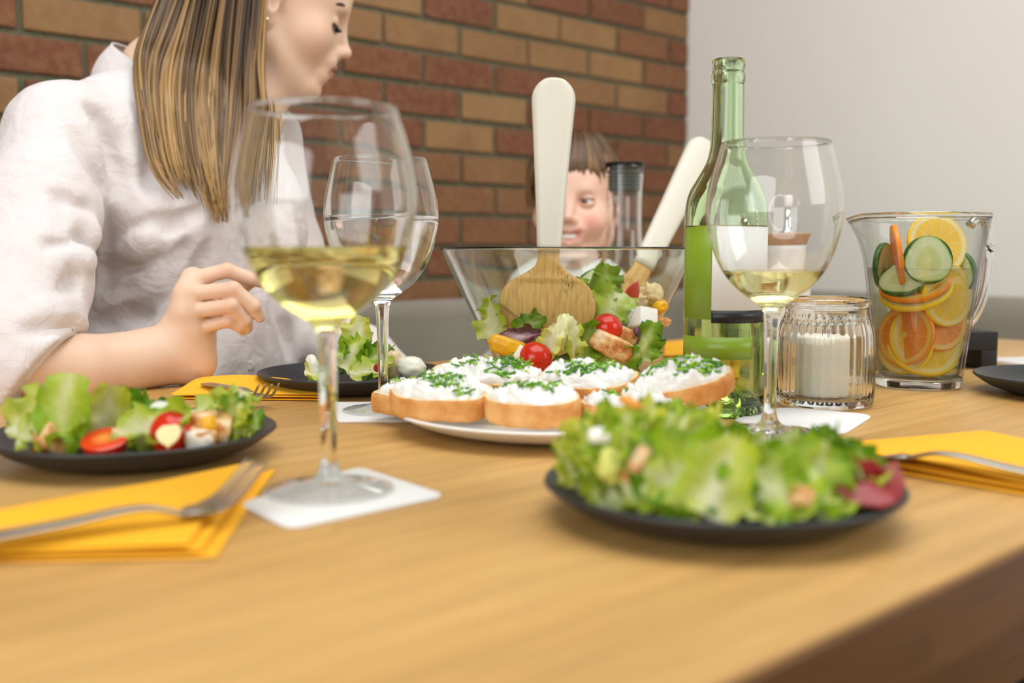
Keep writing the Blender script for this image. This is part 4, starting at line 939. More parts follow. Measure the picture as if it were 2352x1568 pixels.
bl(1135, 750, 1.185, -FWD * .8 - RGT * .4 + UPZ * .2, UPZ - RGT * .2, .05, .020, 0, LB, GB, ruf=.006); bl(1205, 760, 1.17, -FWD * .8 + UPZ * .4, .6, .04, .017, 2, LB, GB, ruf=.005)
bl(1180, 778, 1.155, -FWD * .7 + UPZ * .5, .1, .045, .012, 3, 'dark purple radicchio leaf at the left of the salad bowl', None, ruf=.004)
bl(1415, 690, 1.20, -FWD * .7 + UPZ * .6 + RGT * .1, .8, .058, .026, 0, 'bright broad lettuce leaf in front of the tilted salad fork', None, ruf=.006, curl=-1.1); bl(1385, 668, 1.215, -FWD * .8 + UPZ * .3, 1.4, .045, .02, 2, LB, GB, ruf=.006)
bl(1340, 800, 1.145, -FWD * .8 + UPZ * .3, .9, .048, .02, 2, LB, GB, ruf=.006); bl(1400, 835, 1.145, -FWD * .8 + UPZ * .1, .3, .05, .02, 2, LB, GB, ruf=.005); bl(1480, 800, 1.165, -FWD * .7 + RGT * .4 + UPZ * .2, 1.2, .045, .018, 2, LB, GB, ruf=.005); bl(1310, 700, 1.22, -FWD * .7 + UPZ * .4, 1.2, .05, .02, 0, LB, GB, ruf=.006)
bl(1272, 775, 1.118, -FWD * .85 - RGT * .3 + UPZ * .2, UPZ + RGT * .5, .040, .013, 4, 'frilled yellow leaf wrapped round the pale lettuce heart in the bowl', None, ruf=.004, curl=-.6); bl(1318, 772, 1.122, -FWD * .8 + RGT * .45 + UPZ * .2, UPZ + RGT * .1, .036, .011, 1, 'pale crinkled leaf at the right side of the lettuce heart', None, ruf=.005, curl=-.6)
lump('lettuce_heart', on(1294, 768, 1.128), (.013, .010, .021), plain('lettuce_heart', (226, 226, 168), .4, .4, 90, .07, 60), 'pale cream lettuce heart in front of the bamboo spoon', 'lettuce heart', None, 45, .35, (.15, .25, .3), .22, 4)
tomato(on(1396, 752, 1.155), .0165, 'round cherry tomato right of the bamboo spoon in the bowl', None); tomato(on(1232, 822, 1.125), .0185, 'cherry tomato low in the bowl behind the bread', None)
strip('red_pepper_strip', [on(1440, 700, 1.215), on(1450, 675, 1.213), on(1466, 642, 1.215)], .0085, .002, plain('red_strip', (186, 34, 22), .2), 'upright red pepper strip in front of the tilted salad fork', 'pepper piece', None, -FWD)
feta(on(1474, 732, 1.185), .0135, 'white feta cube at the right in the salad bowl', (.2, .25, YAW + .6)); feta(on(1207, 818, 1.137), .0095, 'white feta cube low at the left in the salad bowl', (.5, .3, .4)); feta(on(1436, 738, 1.20), .009, 'small feta cube just behind the cherry tomato in the bowl', (.2, .6, .9))
lump('bread_crouton', on(1497, 676, 1.235), (.014, .011, .012), plain('crouton', (236, 206, 160), .7, .4, 120, .1, 70), 'pale crouton on top at the right of the salad in the bowl', 'crouton', 'croutons in the bowl', 46, .5, None, .25, 4); lump('bread_crouton', on(1462, 694, 1.23), (.012, .010, .010), bpy.data.materials['crouton'], 'pale crouton between the red strip and the feta cube', 'crouton', 'croutons in the bowl', 47, .5, None, .25, 4)
lump('yellow_pepper_piece', on(1512, 708, 1.20), (.014, .008, .007), YPEP, 'yellow pepper piece at the right wall of the salad bowl', 'pepper piece', 'yellow pepper pieces', 48, .4); lump('yellow_pepper_piece', on(1166, 796, 1.145), (.021, .008, .010), YPEP, 'yellow pepper piece low at the left wall of the salad bowl', 'pepper piece', 'yellow pepper pieces', 49, .4, (0, .3, -YAW))
lump('chicken_piece', on(1405, 795, 1.140), (.024, .010, .012), CHK, 'grilled chicken strip below the cherry tomato in the bowl', 'chicken piece', 'chicken pieces', 50, .5, (0, .45, YAW - PI / 2)); lump('chicken_piece', on(1428, 768, 1.165), (.018, .010, .009), CHK, 'smaller chicken strip tucked right under the cherry tomato', 'chicken piece', 'chicken pieces', 51, .5, (0, .3, YAW - PI / 2)); lump('chicken_piece', on(1500, 745, 1.192), (.020, .009, .006), CHK, 'browned chicken slice under the feta cube in the bowl', 'chicken piece', 'chicken pieces', 52, .5, (0, -.2, YAW - PI / 2))
lump('radicchio_shred', on(1462, 775, 1.165), (.006, .004, .014), plain('purple_shred', (104, 50, 74), .35), 'purple radicchio shred beside the chicken strip in the bowl', 'radicchio shred', None, 53, .3, (.3, -.6, .2))
fruit_slice('cucumber', on(1372, 660, 1.235), -FWD * .7 + UPZ * .65 - RGT * .35, .029, 'cucumber slice lying on top of the salad in the bowl', .004, group='cucumber slices in the bowl')
# ------------------------------------------------------------------ bread with cream cheese and chives
def m_crumb():
    t = NT('bread_crumb'); co = t.coord(); n = t.noise(co, 160, 4, .7); h = t.n('ShaderNodeTexVoronoi', i_Vector=co, i_Scale=330.0).outputs['Distance']
    t.bsdf(t.mix(n, (246, 224, 180), (232, 196, 136)), .85, Normal=t.bump(t.math('ADD', n, h), .6, .002)); return t.m
def m_crust():
    t = NT('bread_crust'); co = t.coord(); n = t.noise(co, 40, 4, .6); n2 = t.noise(co, 300, 3)
    t.bsdf(t.ramp(n, [(.3, (240, 192, 124)), (.5, (228, 164, 90)), (.7, (204, 128, 58))]), .6, Normal=t.bump(n2, .45, .0012)); return t.m
CRUMB, CRUST = m_crumb(), m_crust(); CREAM = NT('cream_cheese'); CREAM.bsdf((246, 245, 240), .5, Subsurface_Weight=.12, Subsurface_Radius=(.002, .0018, .0015), Subsurface_Scale=.5, Normal=CREAM.bump(CREAM.noise(CREAM.coord(), 330, 4), .6, .0018)); CREAM = CREAM.m
CHIVE = [plain('chive_green', (98, 160, 22), .4), plain('chive_bright', (152, 198, 36), .4), plain('chive_dark', (72, 132, 20), .4)]
def chive_proto(k):
    rd = random.Random(k); L = rd.uniform(.007, .0135); b = rd.uniform(-.0012, .0012)
    P = [(-L / 2, 0, 0), (-L / 4, b * .7, 0), (0, b, 0), (L / 4, b * .7, 0), (L / 2, 0, 0)]
    v, f = tube(P, .00085, 6); me = bpy.data.meshes.new('chive'); me.from_pydata([tuple(q) for q in v], [], f); me.materials.append(CHIVE[k % 3]); me.polygons.foreach_set('use_smooth', [True] * len(me.polygons)); return me
CHV = [chive_proto(k) for k in range(9)]
def bread(c, L, W, th, yaw, tilt, roll, label, seed, nchive=36, cheese=.009, topped=True):
    "slice of baguette; local x along the slice, y away from the viewer"
    rd = random.Random(seed); root = empty('bread_slice', c, 0, label, 'bread slice', 'bread slices on the white plate')
    root.rotation_mode = 'QUATERNION'
    B = Matrix((RGT, FWD, UPZ)).transposed().to_quaternion(); root.rotation_quaternion = B @ Euler((tilt, roll, yaw), 'XYZ').to_quaternion()
    n = 96; o3 = Vector((seed * 3.1, 0, 0)); pt = rd.choice((1, -1)) * rd.uniform(.5, 1.0)
    def outl(a, s=1.0):
        ca, sa = math.cos(a), math.sin(a); x = L / 2 * math.copysign(abs(ca) ** .82, ca); y = W / 2 * math.copysign(abs(sa) ** .86, sa)
        k = s * (1 + .09 * noise.noise(Vector((ca * 1.5, sa * 1.5, 0)) + o3) + .022 * noise.noise(Vector((ca * 6, sa * 6, 0)) + o3) + .012 * noise.noise(Vector((ca * 16, sa * 16, 0)) + o3)); return x * k, y * k
    side = []
    for q, z in ((.955, 0), (.985, th * .06), (1.0, th * .28), (1.006, th * .55), (1.0, th * .82), (.985, th * .95), (.962, th)): side.append([(*outl(2 * PI * i / n, q), z + .0012 * noise.noise(Vector((i * .25, z * 200, seed)))) for i in range(n)])
    v, f = loft(side, cap=False); mesh('crust', v, f, CRUST, root)
    V, F = [], []
    for z, sgn in ((th, 1), (0, -1)):
        b0 = len(V); V.append((0, 0, z)); K = 8
        for r in range(1, K + 1):
            for i in range(n):
                x, y = outl(2 * PI * i / n, .962 * r / K if z else .955 * r / K); V.append((x, y, z + (.0010 * noise.noise(Vector((x * 160, y * 160, seed))) * (1 if r < K else 0))))
        for i in range(n):
            j = (i + 1) % n; q = [(b0, b0 + 1 + i, b0 + 1 + j)]
            for r in range(K - 1): q.append((b0 + 1 + r * n + i, b0 + 1 + (r + 1) * n + i, b0 + 1 + (r + 1) * n + j, b0 + 1 + r * n + j))
            F += q if sgn > 0 else flip(q)
    mesh('crumb', V, F, CRUMB, root)
    if not topped: return root
    def hz(x, y, r):
        p = Vector((x * 55, y * 55, seed * 2.0)); l = .42 + .8 * noise.noise(p) + .6 * noise.noise(p * 2.3) + .6 * abs(noise.noise(p * 4.1)) + .5 * abs(noise.noise(p * 8.3)) + .2 * noise.noise(p * 15)
        return th - .0006 + cheese * max(0.06, l) * max(0, 1 - r ** 6) ** .5 + .0012 * (1 - r)
    V, F = [(0, 0, hz(0, 0, 0))], []; K = 34
    for r in range(1, K + 1):
        for i in range(n):
            a = 2 * PI * i / n; e = .90 + .05 * noise.noise(Vector((math.cos(a) * 3, math.sin(a) * 3, seed + 7.0))) + .03 * noise.noise(Vector((math.cos(a) * 9, math.sin(a) * 9, seed)))
            x, y = outl(a, e * r / K); z = hz(x, y, r / K)
            # crumbly relief also pushes sideways
            V.append((x + .0018 * noise.noise(Vector((x * 210, y * 210, seed + .3))), y + .0018 * noise.noise(Vector((x * 210, y * 210, seed + 9.3))), z))
    for i in range(n):
        j = (i + 1) % n; F.append((0, 1 + i, 1 + j))
        for r in range(K - 1): F.append((1 + r * n + i, 1 + (r + 1) * n + i, 1 + (r + 1) * n + j, 1 + r * n + j))
    b0 = 1 + (K - 1) * n; m = len(V)
    V += [(V[b0 + i][0] * .99, V[b0 + i][1] * .99, th - .0012) for i in range(n)]
    F += [(b0 + i, m + i, m + (i + 1) % n, b0 + (i + 1) % n) for i in range(n)]
    mesh('cream_cheese', V, F, CREAM, root)
    cl = [(rd.uniform(-.62, .62), rd.uniform(-.55, .55)) for _ in range(7)]
    for i in range(nchive):
        u, w = rd.choice(cl); u += rd.gauss(0, .15); w += rd.gauss(0, .17)
        rr = math.hypot(u, w)
        if rr > .84: u, w = u * .84 / rr, w * .84 / rr
        x, y = u * L / 2 * .92, w * W / 2 * .92; o = bpy.data.objects.new('chive', rd.choice(CHV)); COL.objects.link(o); o.parent = root
        o.location = (x, y, hz(x, y, math.hypot(u, w)) + .0008 + rd.uniform(0, .0012)); o.rotation_euler = (0, rd.uniform(-.45, .45), rd.uniform(0, PI))
    return root
def bat(px, depth, z): 
    r = ray(px, 784); d = depth / r.dot(FWD); p = CAM + r * d; p.z = TZ + z; return p
bread(bat(985, .940, .0115), .100, .058, .017, math.radians(6), .05, 0, 'bread slice at the left end of the white plate, lying under the others', 61, 14)
bread(bat(1455, .865, .0125), .088, .052, .017, math.radians(-8), .06, 0, 'bread slice at the front right of the white plate behind the salad heap', 62, 24)
bread(bat(1300, .975, .0085), .110, .055, .017, math.radians(-4), .05, 0, 'bread slice at the back of the white plate, under the middle slices', 63, 8)
bread(bat(1014, .868, .0215), .086, .056, .018, math.radians(-12), .20, .02, 'bread slice at the front left of the white plate, crust to the front', 64, 62)
bread(bat(1222, .850, .0185), .078, .052, .019, math.radians(-5), .18, 0, 'bread slice at the front middle of the white plate beside the left one', 65, 50)
bread(bat(1120, .925, .0310), .104, .056, .016, math.radians(-6), .27, .03, 'bread slice with chives lying at the back left on top of others', 66, 90)
bread(bat(1352, .905, .0300), .088, .054, .017, math.radians(-20), .30, 0, 'bread slice with chives in the middle of the pile', 67, 88)
bread(bat(1560, .885, .0290), .096, .048, .018, math.radians(8), .24, -.20, 'bread slice raised at its right end beside the wine bottle', 68, 84, .012)
# ------------------------------------------------------------------ people
def m_skin(name, base, deep, lipc):
    t = NT(name); co = t.coord(); n = t.noise(co, 22, 4); n2 = t.noise(co, 420, 3); col = t.mix(t.math('MULTIPLY', n, .5), base, deep)
    col = t.mix(t.attr('blush'), col, deep); col = t.mix(t.attr('lip'), col, lipc); col = t.mix(t.attr('nail'), col, (236, 190, 176))
    t.bsdf(col, .46, Subsurface_Weight=.12, Subsurface_Radius=(.010, .004, .002), Subsurface_Scale=.5, Normal=t.bump(n2, .10, .0006), Specular_IOR_Level=.4); return t.m
SKIN_W = m_skin('skin', (236, 206, 180), (226, 172, 142), (186, 106, 98)); SKIN_C = m_skin('child_skin', (242, 208, 186), (234, 160, 140), (200, 112, 106))
class Frame:
    def __init__(s, o, f, u, k=1.0): s.o, s.f, s.u, s.k = Vector(o), Vector(f).normalized(), Vector(u).normalized(), k; s.s = s.f.cross(s.u).normalized(); s.u = s.s.cross(s.f).normalized(); s.ax = (s.f, s.s, s.u)
    def __call__(s, a, b, c): return s.o + (s.f * a + s.s * b + s.u * c) * s.k
    def loc(s, P):
        d = (np.asarray(P) - np.array(s.o)) / s.k; return d @ np.array(s.f), d @ np.array(s.s), d @ np.array(s.u)
    def tilt(s, deg_u=0, deg_f=0):
        R = Matrix.Rotation(math.radians(deg_f), 3, s.f) @ Matrix.Rotation(math.radians(deg_u), 3, s.u); return tuple(R @ a for a in s.ax)
def head(S, H, child=False):
    k = H.k
    def E(c, r, kk, op='u', ax=None): S.ell(H(*c), [x * k for x in r], ax or H.ax, kk * k, op)
    def C(a, b, ra, rb, kk, op='u'): S.cone(H(*a), H(*b), ra * k, rb * k, kk * k, op)
    E((-.006, 0, .050), (.093, .074, .084), .01); E((.048, 0, -.004), (.050, .058 if not child else .064, .072), .035); E((.052, 0, .062), (.042, .060, .046), .03)
    for b in (-1, 1):
        C((.004, b * .050, -.046), (.070, b * .016, -.083), .019, .016, .025); E((.060, b * .038, -.016), (.024, .024, .024), .025)
        if child: E((.072, b * .036, -.026), (.022, .024, .020), .02)
    E((.080, 0, -.083), (.017, .018, .014), .016); C((.083, -.028, .036), (.083, .028, .036), .0105, .0105, .014)
    for b in (-1, 1):
        E((.098, b * .032, .015), (.015, .017, .0125), .014, 's'); E((.0795, b * .0325, .0150), (.0118, .0150, .0105), .004)
    C((.093, 0, .022), (.110, 0, -.012), .0065, .0085, .014); E((.1135, 0, -.0145), (.0085, .0085, .0075), .007)
    for b in (-1, 1):
        E((.1035, b * .0105, -.0195), (.0090, .0070, .0065), .007); E((.1085, b * .0062, -.0275), (.0045, .0026, .0035), .002, 's')
    C((.093, -.016, -.038), (.093, .016, -.038), .0125, .0125, .014); C((.090, -.012, -.058), (.090, .012, -.058), .011, .011, .012)
    if not child:
        E((.1030, 0, -.0425), (.0065, .0200, .0048), .003); E((.1010, 0, -.0525), (.0068, .0175, .0055), .003); E((.1100, 0, -.0477), (.010, .0185, .0009), .002, 's')
    else:
        for b in (-1, 1):
            C((.1020, 0, -.0415), (.0930, b * .029, -.0365), .0040, .0020, .003); C((.1000, 0, -.0630), (.0925, b * .028, -.0425), .0046, .0020, .003)
        pts = [(.108, 0, -.0520), (.106, .014, -.0490), (.100, .0275, -.0415)]
        for a, c in zip(pts, pts[1:]):
            for b in (-1, 1): C((a[0], a[1] * b, a[2]), (c[0], c[1] * b, c[2]), .0080 if a[1] == 0 else .0072, .0072 if a[1] == 0 else .0026, .003, 's')
    for b in (-1, 1):
        ax = H.tilt(-18 * b)
        E((-.006, b * .0765, .006), (.0165, .0055, .030), .006, 'u', ax); E((.000, b * .0825, .002), (.0085, .006, .013), .004, 's'); C((-.015, b * .080, .026), (-.018, b * .080, -.006), .0035, .003, .004); C((-.014, b * .080, .028), (.003, b * .078, .031), .0035, .003, .004); E((-.001, b * .0745, -.024), (.0075, .0045, .0085), .006)
def hand(S, W, M, fingers, r=.0078):
    "wrist, knuckles and finger joints as points"
    for m in M: S.cone(W, m, .021, .0108, .018)
    for a, b in zip(M, M[1:]): S.cone(a, b, .0105, .0105, .012)
    for j, F in enumerate(fingers):
        q = r * (1.0, 1.02, .98, .84)[j % 4]; S.chain(list(zip(F, (q * 1.12, q * 1.10, q * .98, q * .80))), .0025)
def tree_mesh(parts, name, mat, parent, fn=None):
    V, F = np.asarray(parts[0][0]), parts[0][1]; at = fn(V) if fn else None
    return wmesh(name, [Vector(v) for v in V], [tuple(int(i) for i in f) for f in F], mat, parent, attr=at)
def sdf_part(S, it=2):
    V, F = S.mesh(); return relax(V, F, it), F
def corners(H, a, b, c): return [H(x, y, z) for x in a for y in b for z in c]
def bbox(pts, m): A = np.array([tuple(p) for p in pts]); return A.min(0) - m, A.max(0) + m
def sample(S, p):
    i = np.clip(np.round((np.array(p) - S.lo) / S.vox).astype(int), 0, S.n - 1); return float(S.d[i[0], i[1], i[2]])
def ss(x, a, b): t = np.clip((x - a) / (b - a), 0, 1); return t * t * (3 - 2 * t)
# ---- the woman -------------------------------------------------------------
al, tl = math.radians(12), math.radians(19)
fh = RGT * math.cos(al) + FWD * math.sin(al)
HW = Frame((0, 0, 0), fh * math.cos(tl) - UPZ * math.sin(tl), UPZ * math.cos(tl) + fh * math.sin(tl), .95)
HW.o = D(628, 8, 1.405) - HW.s * .072
st_, nt_ = -RGT * .6 - FWD * .8, RGT * .8 - FWD * .6
woman = empty('person', (HW.o.x - .05, 1.42, .46), 0, 'woman in a pale pink shirt with long straight hair, leaning over the table', 'person')
NB = D(382, 185, 1.43)                                                # base of the neck
S = SDF(*bbox(corners(HW, (-.11, .13), (-.09, .09), (-.10, .14)) + [NB - UPZ * .06, NB + st_ * .07, NB - st_ * .07, D(560, 330, 1.44), D(560, 330, 1.49)], .02), .0018)
head(S, HW)
S.chain([(HW(-.028, 0, -.010), .060), (HW(-.045, 0, -.075), .050), (NB, .056), (NB - UPZ * .05, .075)], .03)
S.cone(HW(-.02, .045, -.03), NB + nt_ * .05 - UPZ * .02, .016, .012, .03); S.cone(HW(.022, 0, -.055), D(545, 300, 1.455), .036, .045, .03)
skin_head = sdf_part(S)
# right forearm and hand
Wr = D(408, 800, 1.205); MC = [D(443, 640, 1.203), D(430, 676, 1.188), D(428, 716, 1.186), D(440, 757, 1.194)]
FG = [[MC[0], D(522, 621, 1.203), D(578, 640, 1.213), D(612, 652, 1.222)], [MC[1], D(536, 664, 1.182), D(583, 703, 1.190), D(597, 728, 1.199)],
      [MC[2], D(532, 702, 1.180), D(564, 735, 1.192), D(569, 753, 1.201)], [MC[3], D(524, 737, 1.187), D(551, 750, 1.195), D(559, 760, 1.203)]]
el = D(60, 838, 1.105)
S = SDF(*bbox([el, Wr] + MC + [p for F in FG for p in F], .05), .0013)
S.chain([(el, .037), (D(190, 845, 1.137), .0295), (D(300, 831, 1.172), .0262), (D(375, 812, 1.197), .0235), (Wr, .0245)], .03)
S.cone(D(360, 826, 1.195), D(440, 830, 1.212), .0215, .0225, .02); S.cone(D(448, 828, 1.212), D(455, 790, 1.206), .021, .016, .02)
hand(S, D(415, 795, 1.207), MC, FG)
S.cone(D(440, 770, 1.215), D(455, 690, 1.215), .018, .016, .02); S.cone(D(470, 700, 1.212), D(458, 760, 1.208), .011, .013, .015)
S.chain([(D(452, 775, 1.236), .016), (D(508, 700, 1.240), .0115), (D(548, 660, 1.226), .0098), (D(578, 644, 1.228), .0080)], .006)
skin_arm = sdf_part(S, 1)
# hidden parts of the body, inside the clothes: trunk, upper arms, left forearm and hand in the lap
rs, ls = D(140, 316, 1.275), D(600, 325, 1.575)
lel, lwr = D(700, 760, 1.53), D(895, 862, 1.455)
LM = [lwr + RGT * .075 - UPZ * .02 + FWD * q for q in (-.026, -.009, .009, .026)]
LFG = [[m, m + RGT * .045 - UPZ * .012, m + RGT * .068 - UPZ * .028, m + RGT * .078 - UPZ * .046] for m in LM]
S = SDF((.25, 1.06, .50), (1.15, 1.75, 1.16), .0045)
S.chain([(NB - UPZ * .05, .06), (D(425, 430, 1.45), .065), (D(445, 780, 1.47), .065), (Vector((.66, 1.44, .56)), .09)], .05); S.cone(rs, ls, .03, .03, .04)
S.chain([(rs, .034), (D(62, 640, 1.165), .032), (el, .034)], .02); S.chain([(ls, .033), (D(655, 580, 1.60), .032), (lel, .030), (lwr, .022)], .02); hand(S, lwr, LM, LFG, .0085); S.chain([(lwr, .018), (lwr + RGT * .03 - FWD * .045, .013), (lwr + RGT * .065 - FWD * .055 - UPZ * .02, .010)], .006)
skin_trunk = sdf_part(S, 1)
def skin_attr(V):
    a, b, c = HW.loc(V); inh = (np.abs(a) < .2) & (np.abs(b) < .1) & (np.abs(c) < .2)
    lip = np.exp(-(((c + .0475) / .0085) ** 2) ** 2) * ss(a, .092, .098) * (np.abs(b) < .021) * inh
    bl = np.exp(-((a - .062) / .03) ** 2 - ((np.abs(b) - .045) / .022) ** 2 - ((c + .02) / .025) ** 2) * .55 * inh
    k = np.zeros(len(V)); nail = np.zeros(len(V))
    for F in FG:
        for j, w in ((0, .55), (1, .6), (2, .3)):
            d = np.linalg.norm(V - np.array(F[j]), axis=1); k = np.maximum(k, w * np.exp(-(d / .012) ** 2))
        tip, dip = np.array(F[3]), np.array(F[2]); ax = (tip - dip) / np.linalg.norm(tip - dip); q = V - tip; h = q @ ax; side = (q - h[:, None] * ax) @ np.array(-FWD * .6 + RGT * .8 + UPZ * .2); nail = np.maximum(nail, (ss(h, -.005, -.003)) * ss(side, .0025, .004) * (np.linalg.norm(q, axis=1) < .012))
    return {'lip': np.clip(lip, 0, 1) * .8, 'blush': np.clip(bl + k, 0, 1), 'nail': np.clip(nail, 0, 1) * .8}
tree_mesh([union([skin_trunk, skin_head, skin_arm])], 'body', SKIN_W, woman, skin_attr)
# shirt
def m_cotton(name, c, c2):
    t = NT(name); co = t.coord(); n = t.noise(co, 26, 4, .55, 1.2); w = t.noise(co, 9, 3, .5, 2.0); f = t.noise(co, 900, 2)
    b = t.bsdf(t.mix(n, c, c2), .85, Normal=t.bump(t.math('ADD', t.math('ADD', t.math('MULTIPLY', w, 2.2), t.math('MULTIPLY', n, .9)), t.math('MULTIPLY', f, .05)), .55, .006), Sheen_Weight=.15); return t.m
PINK = m_cotton('pink_cotton', (227, 221, 220), (225, 215, 214))
SH = SDF((.20, 1.03, .52), (1.12, 1.72, 1.24), .0038); S = SH
M1, M2 = D(415, 452, 1.425), D(455, 770, 1.445)
S.ell(M1, (.112, .150, .150), (nt_, st_, UPZ), .02); S.ell(M2, (.112, .165, .24), (nt_, st_, UPZ), .08); S.ell(D(395, 310, 1.43), (.085, .150, .074), (nt_, st_, UPZ), .05)
NBs = D(372, 246, 1.43); S.cone(NBs, rs + UPZ * .004, .050, .056, .03); S.cone(NBs, ls, .045, .050, .05); S.cone(NBs, NBs - UPZ * .06, .056, .07, .03)
for q in (-1, 1): S.ell(M1 + nt_ * .070 + st_ * (.062 * q) - UPZ * .03, (.055, .066, .062), (nt_, st_, UPZ), .05)
S.chain([(rs, .0625), (D(92, 480, 1.22), .0645), (D(62, 640, 1.165), .0635), (D(40, 790, 1.120), .062), (D(48, 845, 1.108), .056), (D(120, 850, 1.122), .0455), (D(190, 848, 1.138), .041)], .022)
S.chain([(ls, .053), (D(655, 580, 1.60), .054), (lel, .050), (D(830, 818, 1.475), .041), (lwr, .036)], .02)
# folds: grooves pressed into the cloth and rolls standing up
def crease(pts, r, k=.016, op='s'):
    P = [Vector(p) for p in pts]; S.chain([(p, r) for p in P], k, op)
def onshirt(px, py, push=.0):
    p = D(px, py, 1.0); r = ray(px, py)
    for i in range(260):
        p = CAM + r * (1.0 + i * .0035)
        if sample(S, p) < 0: return p - r * push
    return CAM + r * 1.4
for pl, r, push in (([(205, 470), (200, 520), (178, 600), (165, 690), (160, 760)], .010, .004), ([(130, 440), (170, 475), (204, 505)], .007, .004), ([(110, 560), (150, 580), (192, 560)], .006, .003), ([(40, 690), (100, 700), (160, 668)], .006, .003), ([(60, 760), (110, 745), (165, 735)], .007, .004),
                    ([(245, 470), (262, 520), (258, 590), (235, 660)], .012, .003), ([(210, 240), (250, 310), (262, 390)], .010, .004), ([(300, 290), (330, 360), (345, 440)], .010, .004), ([(170, 300), (215, 380), (240, 450)], .007, .003), ([(390, 500), (340, 520), (290, 545)], .006, .002), ([(460, 480), (420, 505), (385, 520), (330, 545)], .005, .002), ([(430, 560), (400, 620), (360, 680), (320, 730)], .009, .003), ([(480, 560), (450, 640), (420, 700)], .008, .003), ([(250, 620), (300, 600), (360, 590)], .008, .003), ([(230, 750), (280, 730), (340, 720)], .009, .003), ([(520, 700), (500, 760), (480, 830)], .012, .003), ([(640, 690), (660, 760), (670, 820)], .008, .003), ([(610, 560), (640, 640), (650, 700)], .009, .003)):
    P = [onshirt(x, y, push) for x, y in pl]; Q = [Vector(q) for q in crom([tuple(p) for p in P], 4)]; n = len(Q); S.chain([(q, r * (.35 + .65 * math.sin(PI * (i + .5) / n))) for i, q in enumerate(Q)], .012, 's')
for pl, r, push in (([(150, 500), (190, 530), (204, 545)], .008, -.003), ([(120, 610), (165, 600), (196, 600)], .009, -.004), ([(60, 720), (115, 722), (168, 700)], .010, -.004), ([(275, 250), (300, 330), (305, 400)], .010, -.006), ([(285, 470), (300, 540), (285, 620)], .012, -.008), ([(365, 520), (330, 560), (290, 580)], .009, -.006), ([(400, 580), (370, 640), (335, 690)], .011, -.008)):
    P = [onshirt(x, y, push) for x, y in pl]; Q = [Vector(q) for q in crom([tuple(p) for p in P], 4)]; n = len(Q); S.chain([(q, r * (.3 + .7 * math.sin(PI * (i + .5) / n))) for i, q in enumerate(Q)], .018, 'u')
# openings: right sleeve end, neck, left cuff, hem
S.plane(D(112, 845, 1.120), RGT * .78 - UPZ * .52 + FWD * .16, .006) if False else None
cn = (RGT * .78 - UPZ * .58 + FWD * .05).normalized(); cp_ = D(112, 842, 1.118)
sl, X, Y, Z = S._win(D(60, 900, 1.0) - Vector((.1, .1, .12)), D(230, 800, 1.2) + Vector((.1, .1, .12)))
near = ((X - cp_.x) * cn.x + (Y - cp_.y) * cn.y + (Z - cp_.z) * cn.z); mask = ((X - cp_.x) ** 2 + (Y - cp_.y) ** 2 + (Z - cp_.z) ** 2) < .085 ** 2
S.d[sl] = np.where(mask, np.maximum(S.d[sl], near.astype(np.float32)), S.d[sl])
S.chain([(D(60, 842, 1.106), .030), (D(112, 845, 1.120), .0365), (D(230, 848, 1.15), .0385)], .004, 's')
S.plane(lwr, RGT * .7 - UPZ * .5 + FWD * .1, .004) if False else None
S.cone(NB + UPZ * .035 + nt_ * .01, NB + UPZ * .16 + nt_ * .05, .053, .07, .012, 's')
Vs, Fs = S.mesh(); Vs = relax(Vs, Fs, 2); Ns = vnormals(Vs, Fs)
wr = np.array([noise.noise(Vector((v[0] * 16 + v[2] * 9, v[1] * 16, v[2] * 22))) * .0022 + noise.noise(Vector((v[0] * 60 + v[2] * 30, v[1] * 60, v[2] * 45))) * .0007 for v in Vs]); Vs = Vs + Ns * wr[:, None]
shirt = tree_mesh([(Vs, Fs)], 'shirt', PINK, woman)
# cuff, collar, placket and buttons
def ring_strip(rows, th):
    "rows of points -> closed thin sheet with thickness"
    A = np.array([[tuple(p) for p in r] for r in rows]); n, m = A.shape[:2]; N = np.zeros_like(A)
    for i in range(n):
        for j in range(m):
            du = A[min(i + 1, n - 1), j] - A[max(i - 1, 0), j]; dv = A[i, min(j + 1, m - 1)] - A[i, max(j - 1, 0)]; c = np.cross(du, dv); N[i, j] = c / (np.linalg.norm(c) + 1e-9)
    V = [Vector(p) for p in (A + N * th / 2).reshape(-1, 3)] + [Vector(p) for p in (A - N * th / 2).reshape(-1, 3)]; F = []; o = n * m
    for i in range(n - 1):
        for j in range(m - 1):
            k = i * m + j; F += [(k, k + m, k + m + 1, k + 1), (o + k, o + k + 1, o + k + m + 1, o + k + m)]
    for i in range(n - 1): F += [(i * m, o + i * m, o + (i + 1) * m, (i + 1) * m), (i * m + m - 1, (i + 1) * m + m - 1, o + (i + 1) * m + m - 1, o + i * m + m - 1)]
    for j in range(m - 1): F += [(j, j + 1, o + j + 1, o + j), ((n - 1) * m + j, o + (n - 1) * m + j, o + (n - 1) * m + j + 1, (n - 1) * m + j + 1)]
    return V, F
def cloth_child(nm, P, lab=None, mat=PINK, par=None):
    b = (par or shirt).parent.location; o = mesh(nm, [Vector(v) - b for v in P[0]], P[1], mat, par or shirt)
    if lab: o['label'] = lab
    return o
ca = cn.cross(FWD).normalized(); cb = cn.cross(ca).normalized()
rows = []
for t, r in ((-.030, .0500), (-.022, .0525), (-.010, .0515), (.0, .0490), (.0045, .0455), (.003, .0415), (-.006, .0400)):
    rows.append([cp_ - RGT * .004 + cn * t + (ca * math.cos(2 * PI * j / 48) + cb * math.sin(2 * PI * j / 48)) * (r + .0010 * math.sin(5 * 2 * PI * j / 48)) for j in range(49)])
cloth_child('cuff', ring_strip(rows, .0024), 'turned up cuff of the right sleeve')
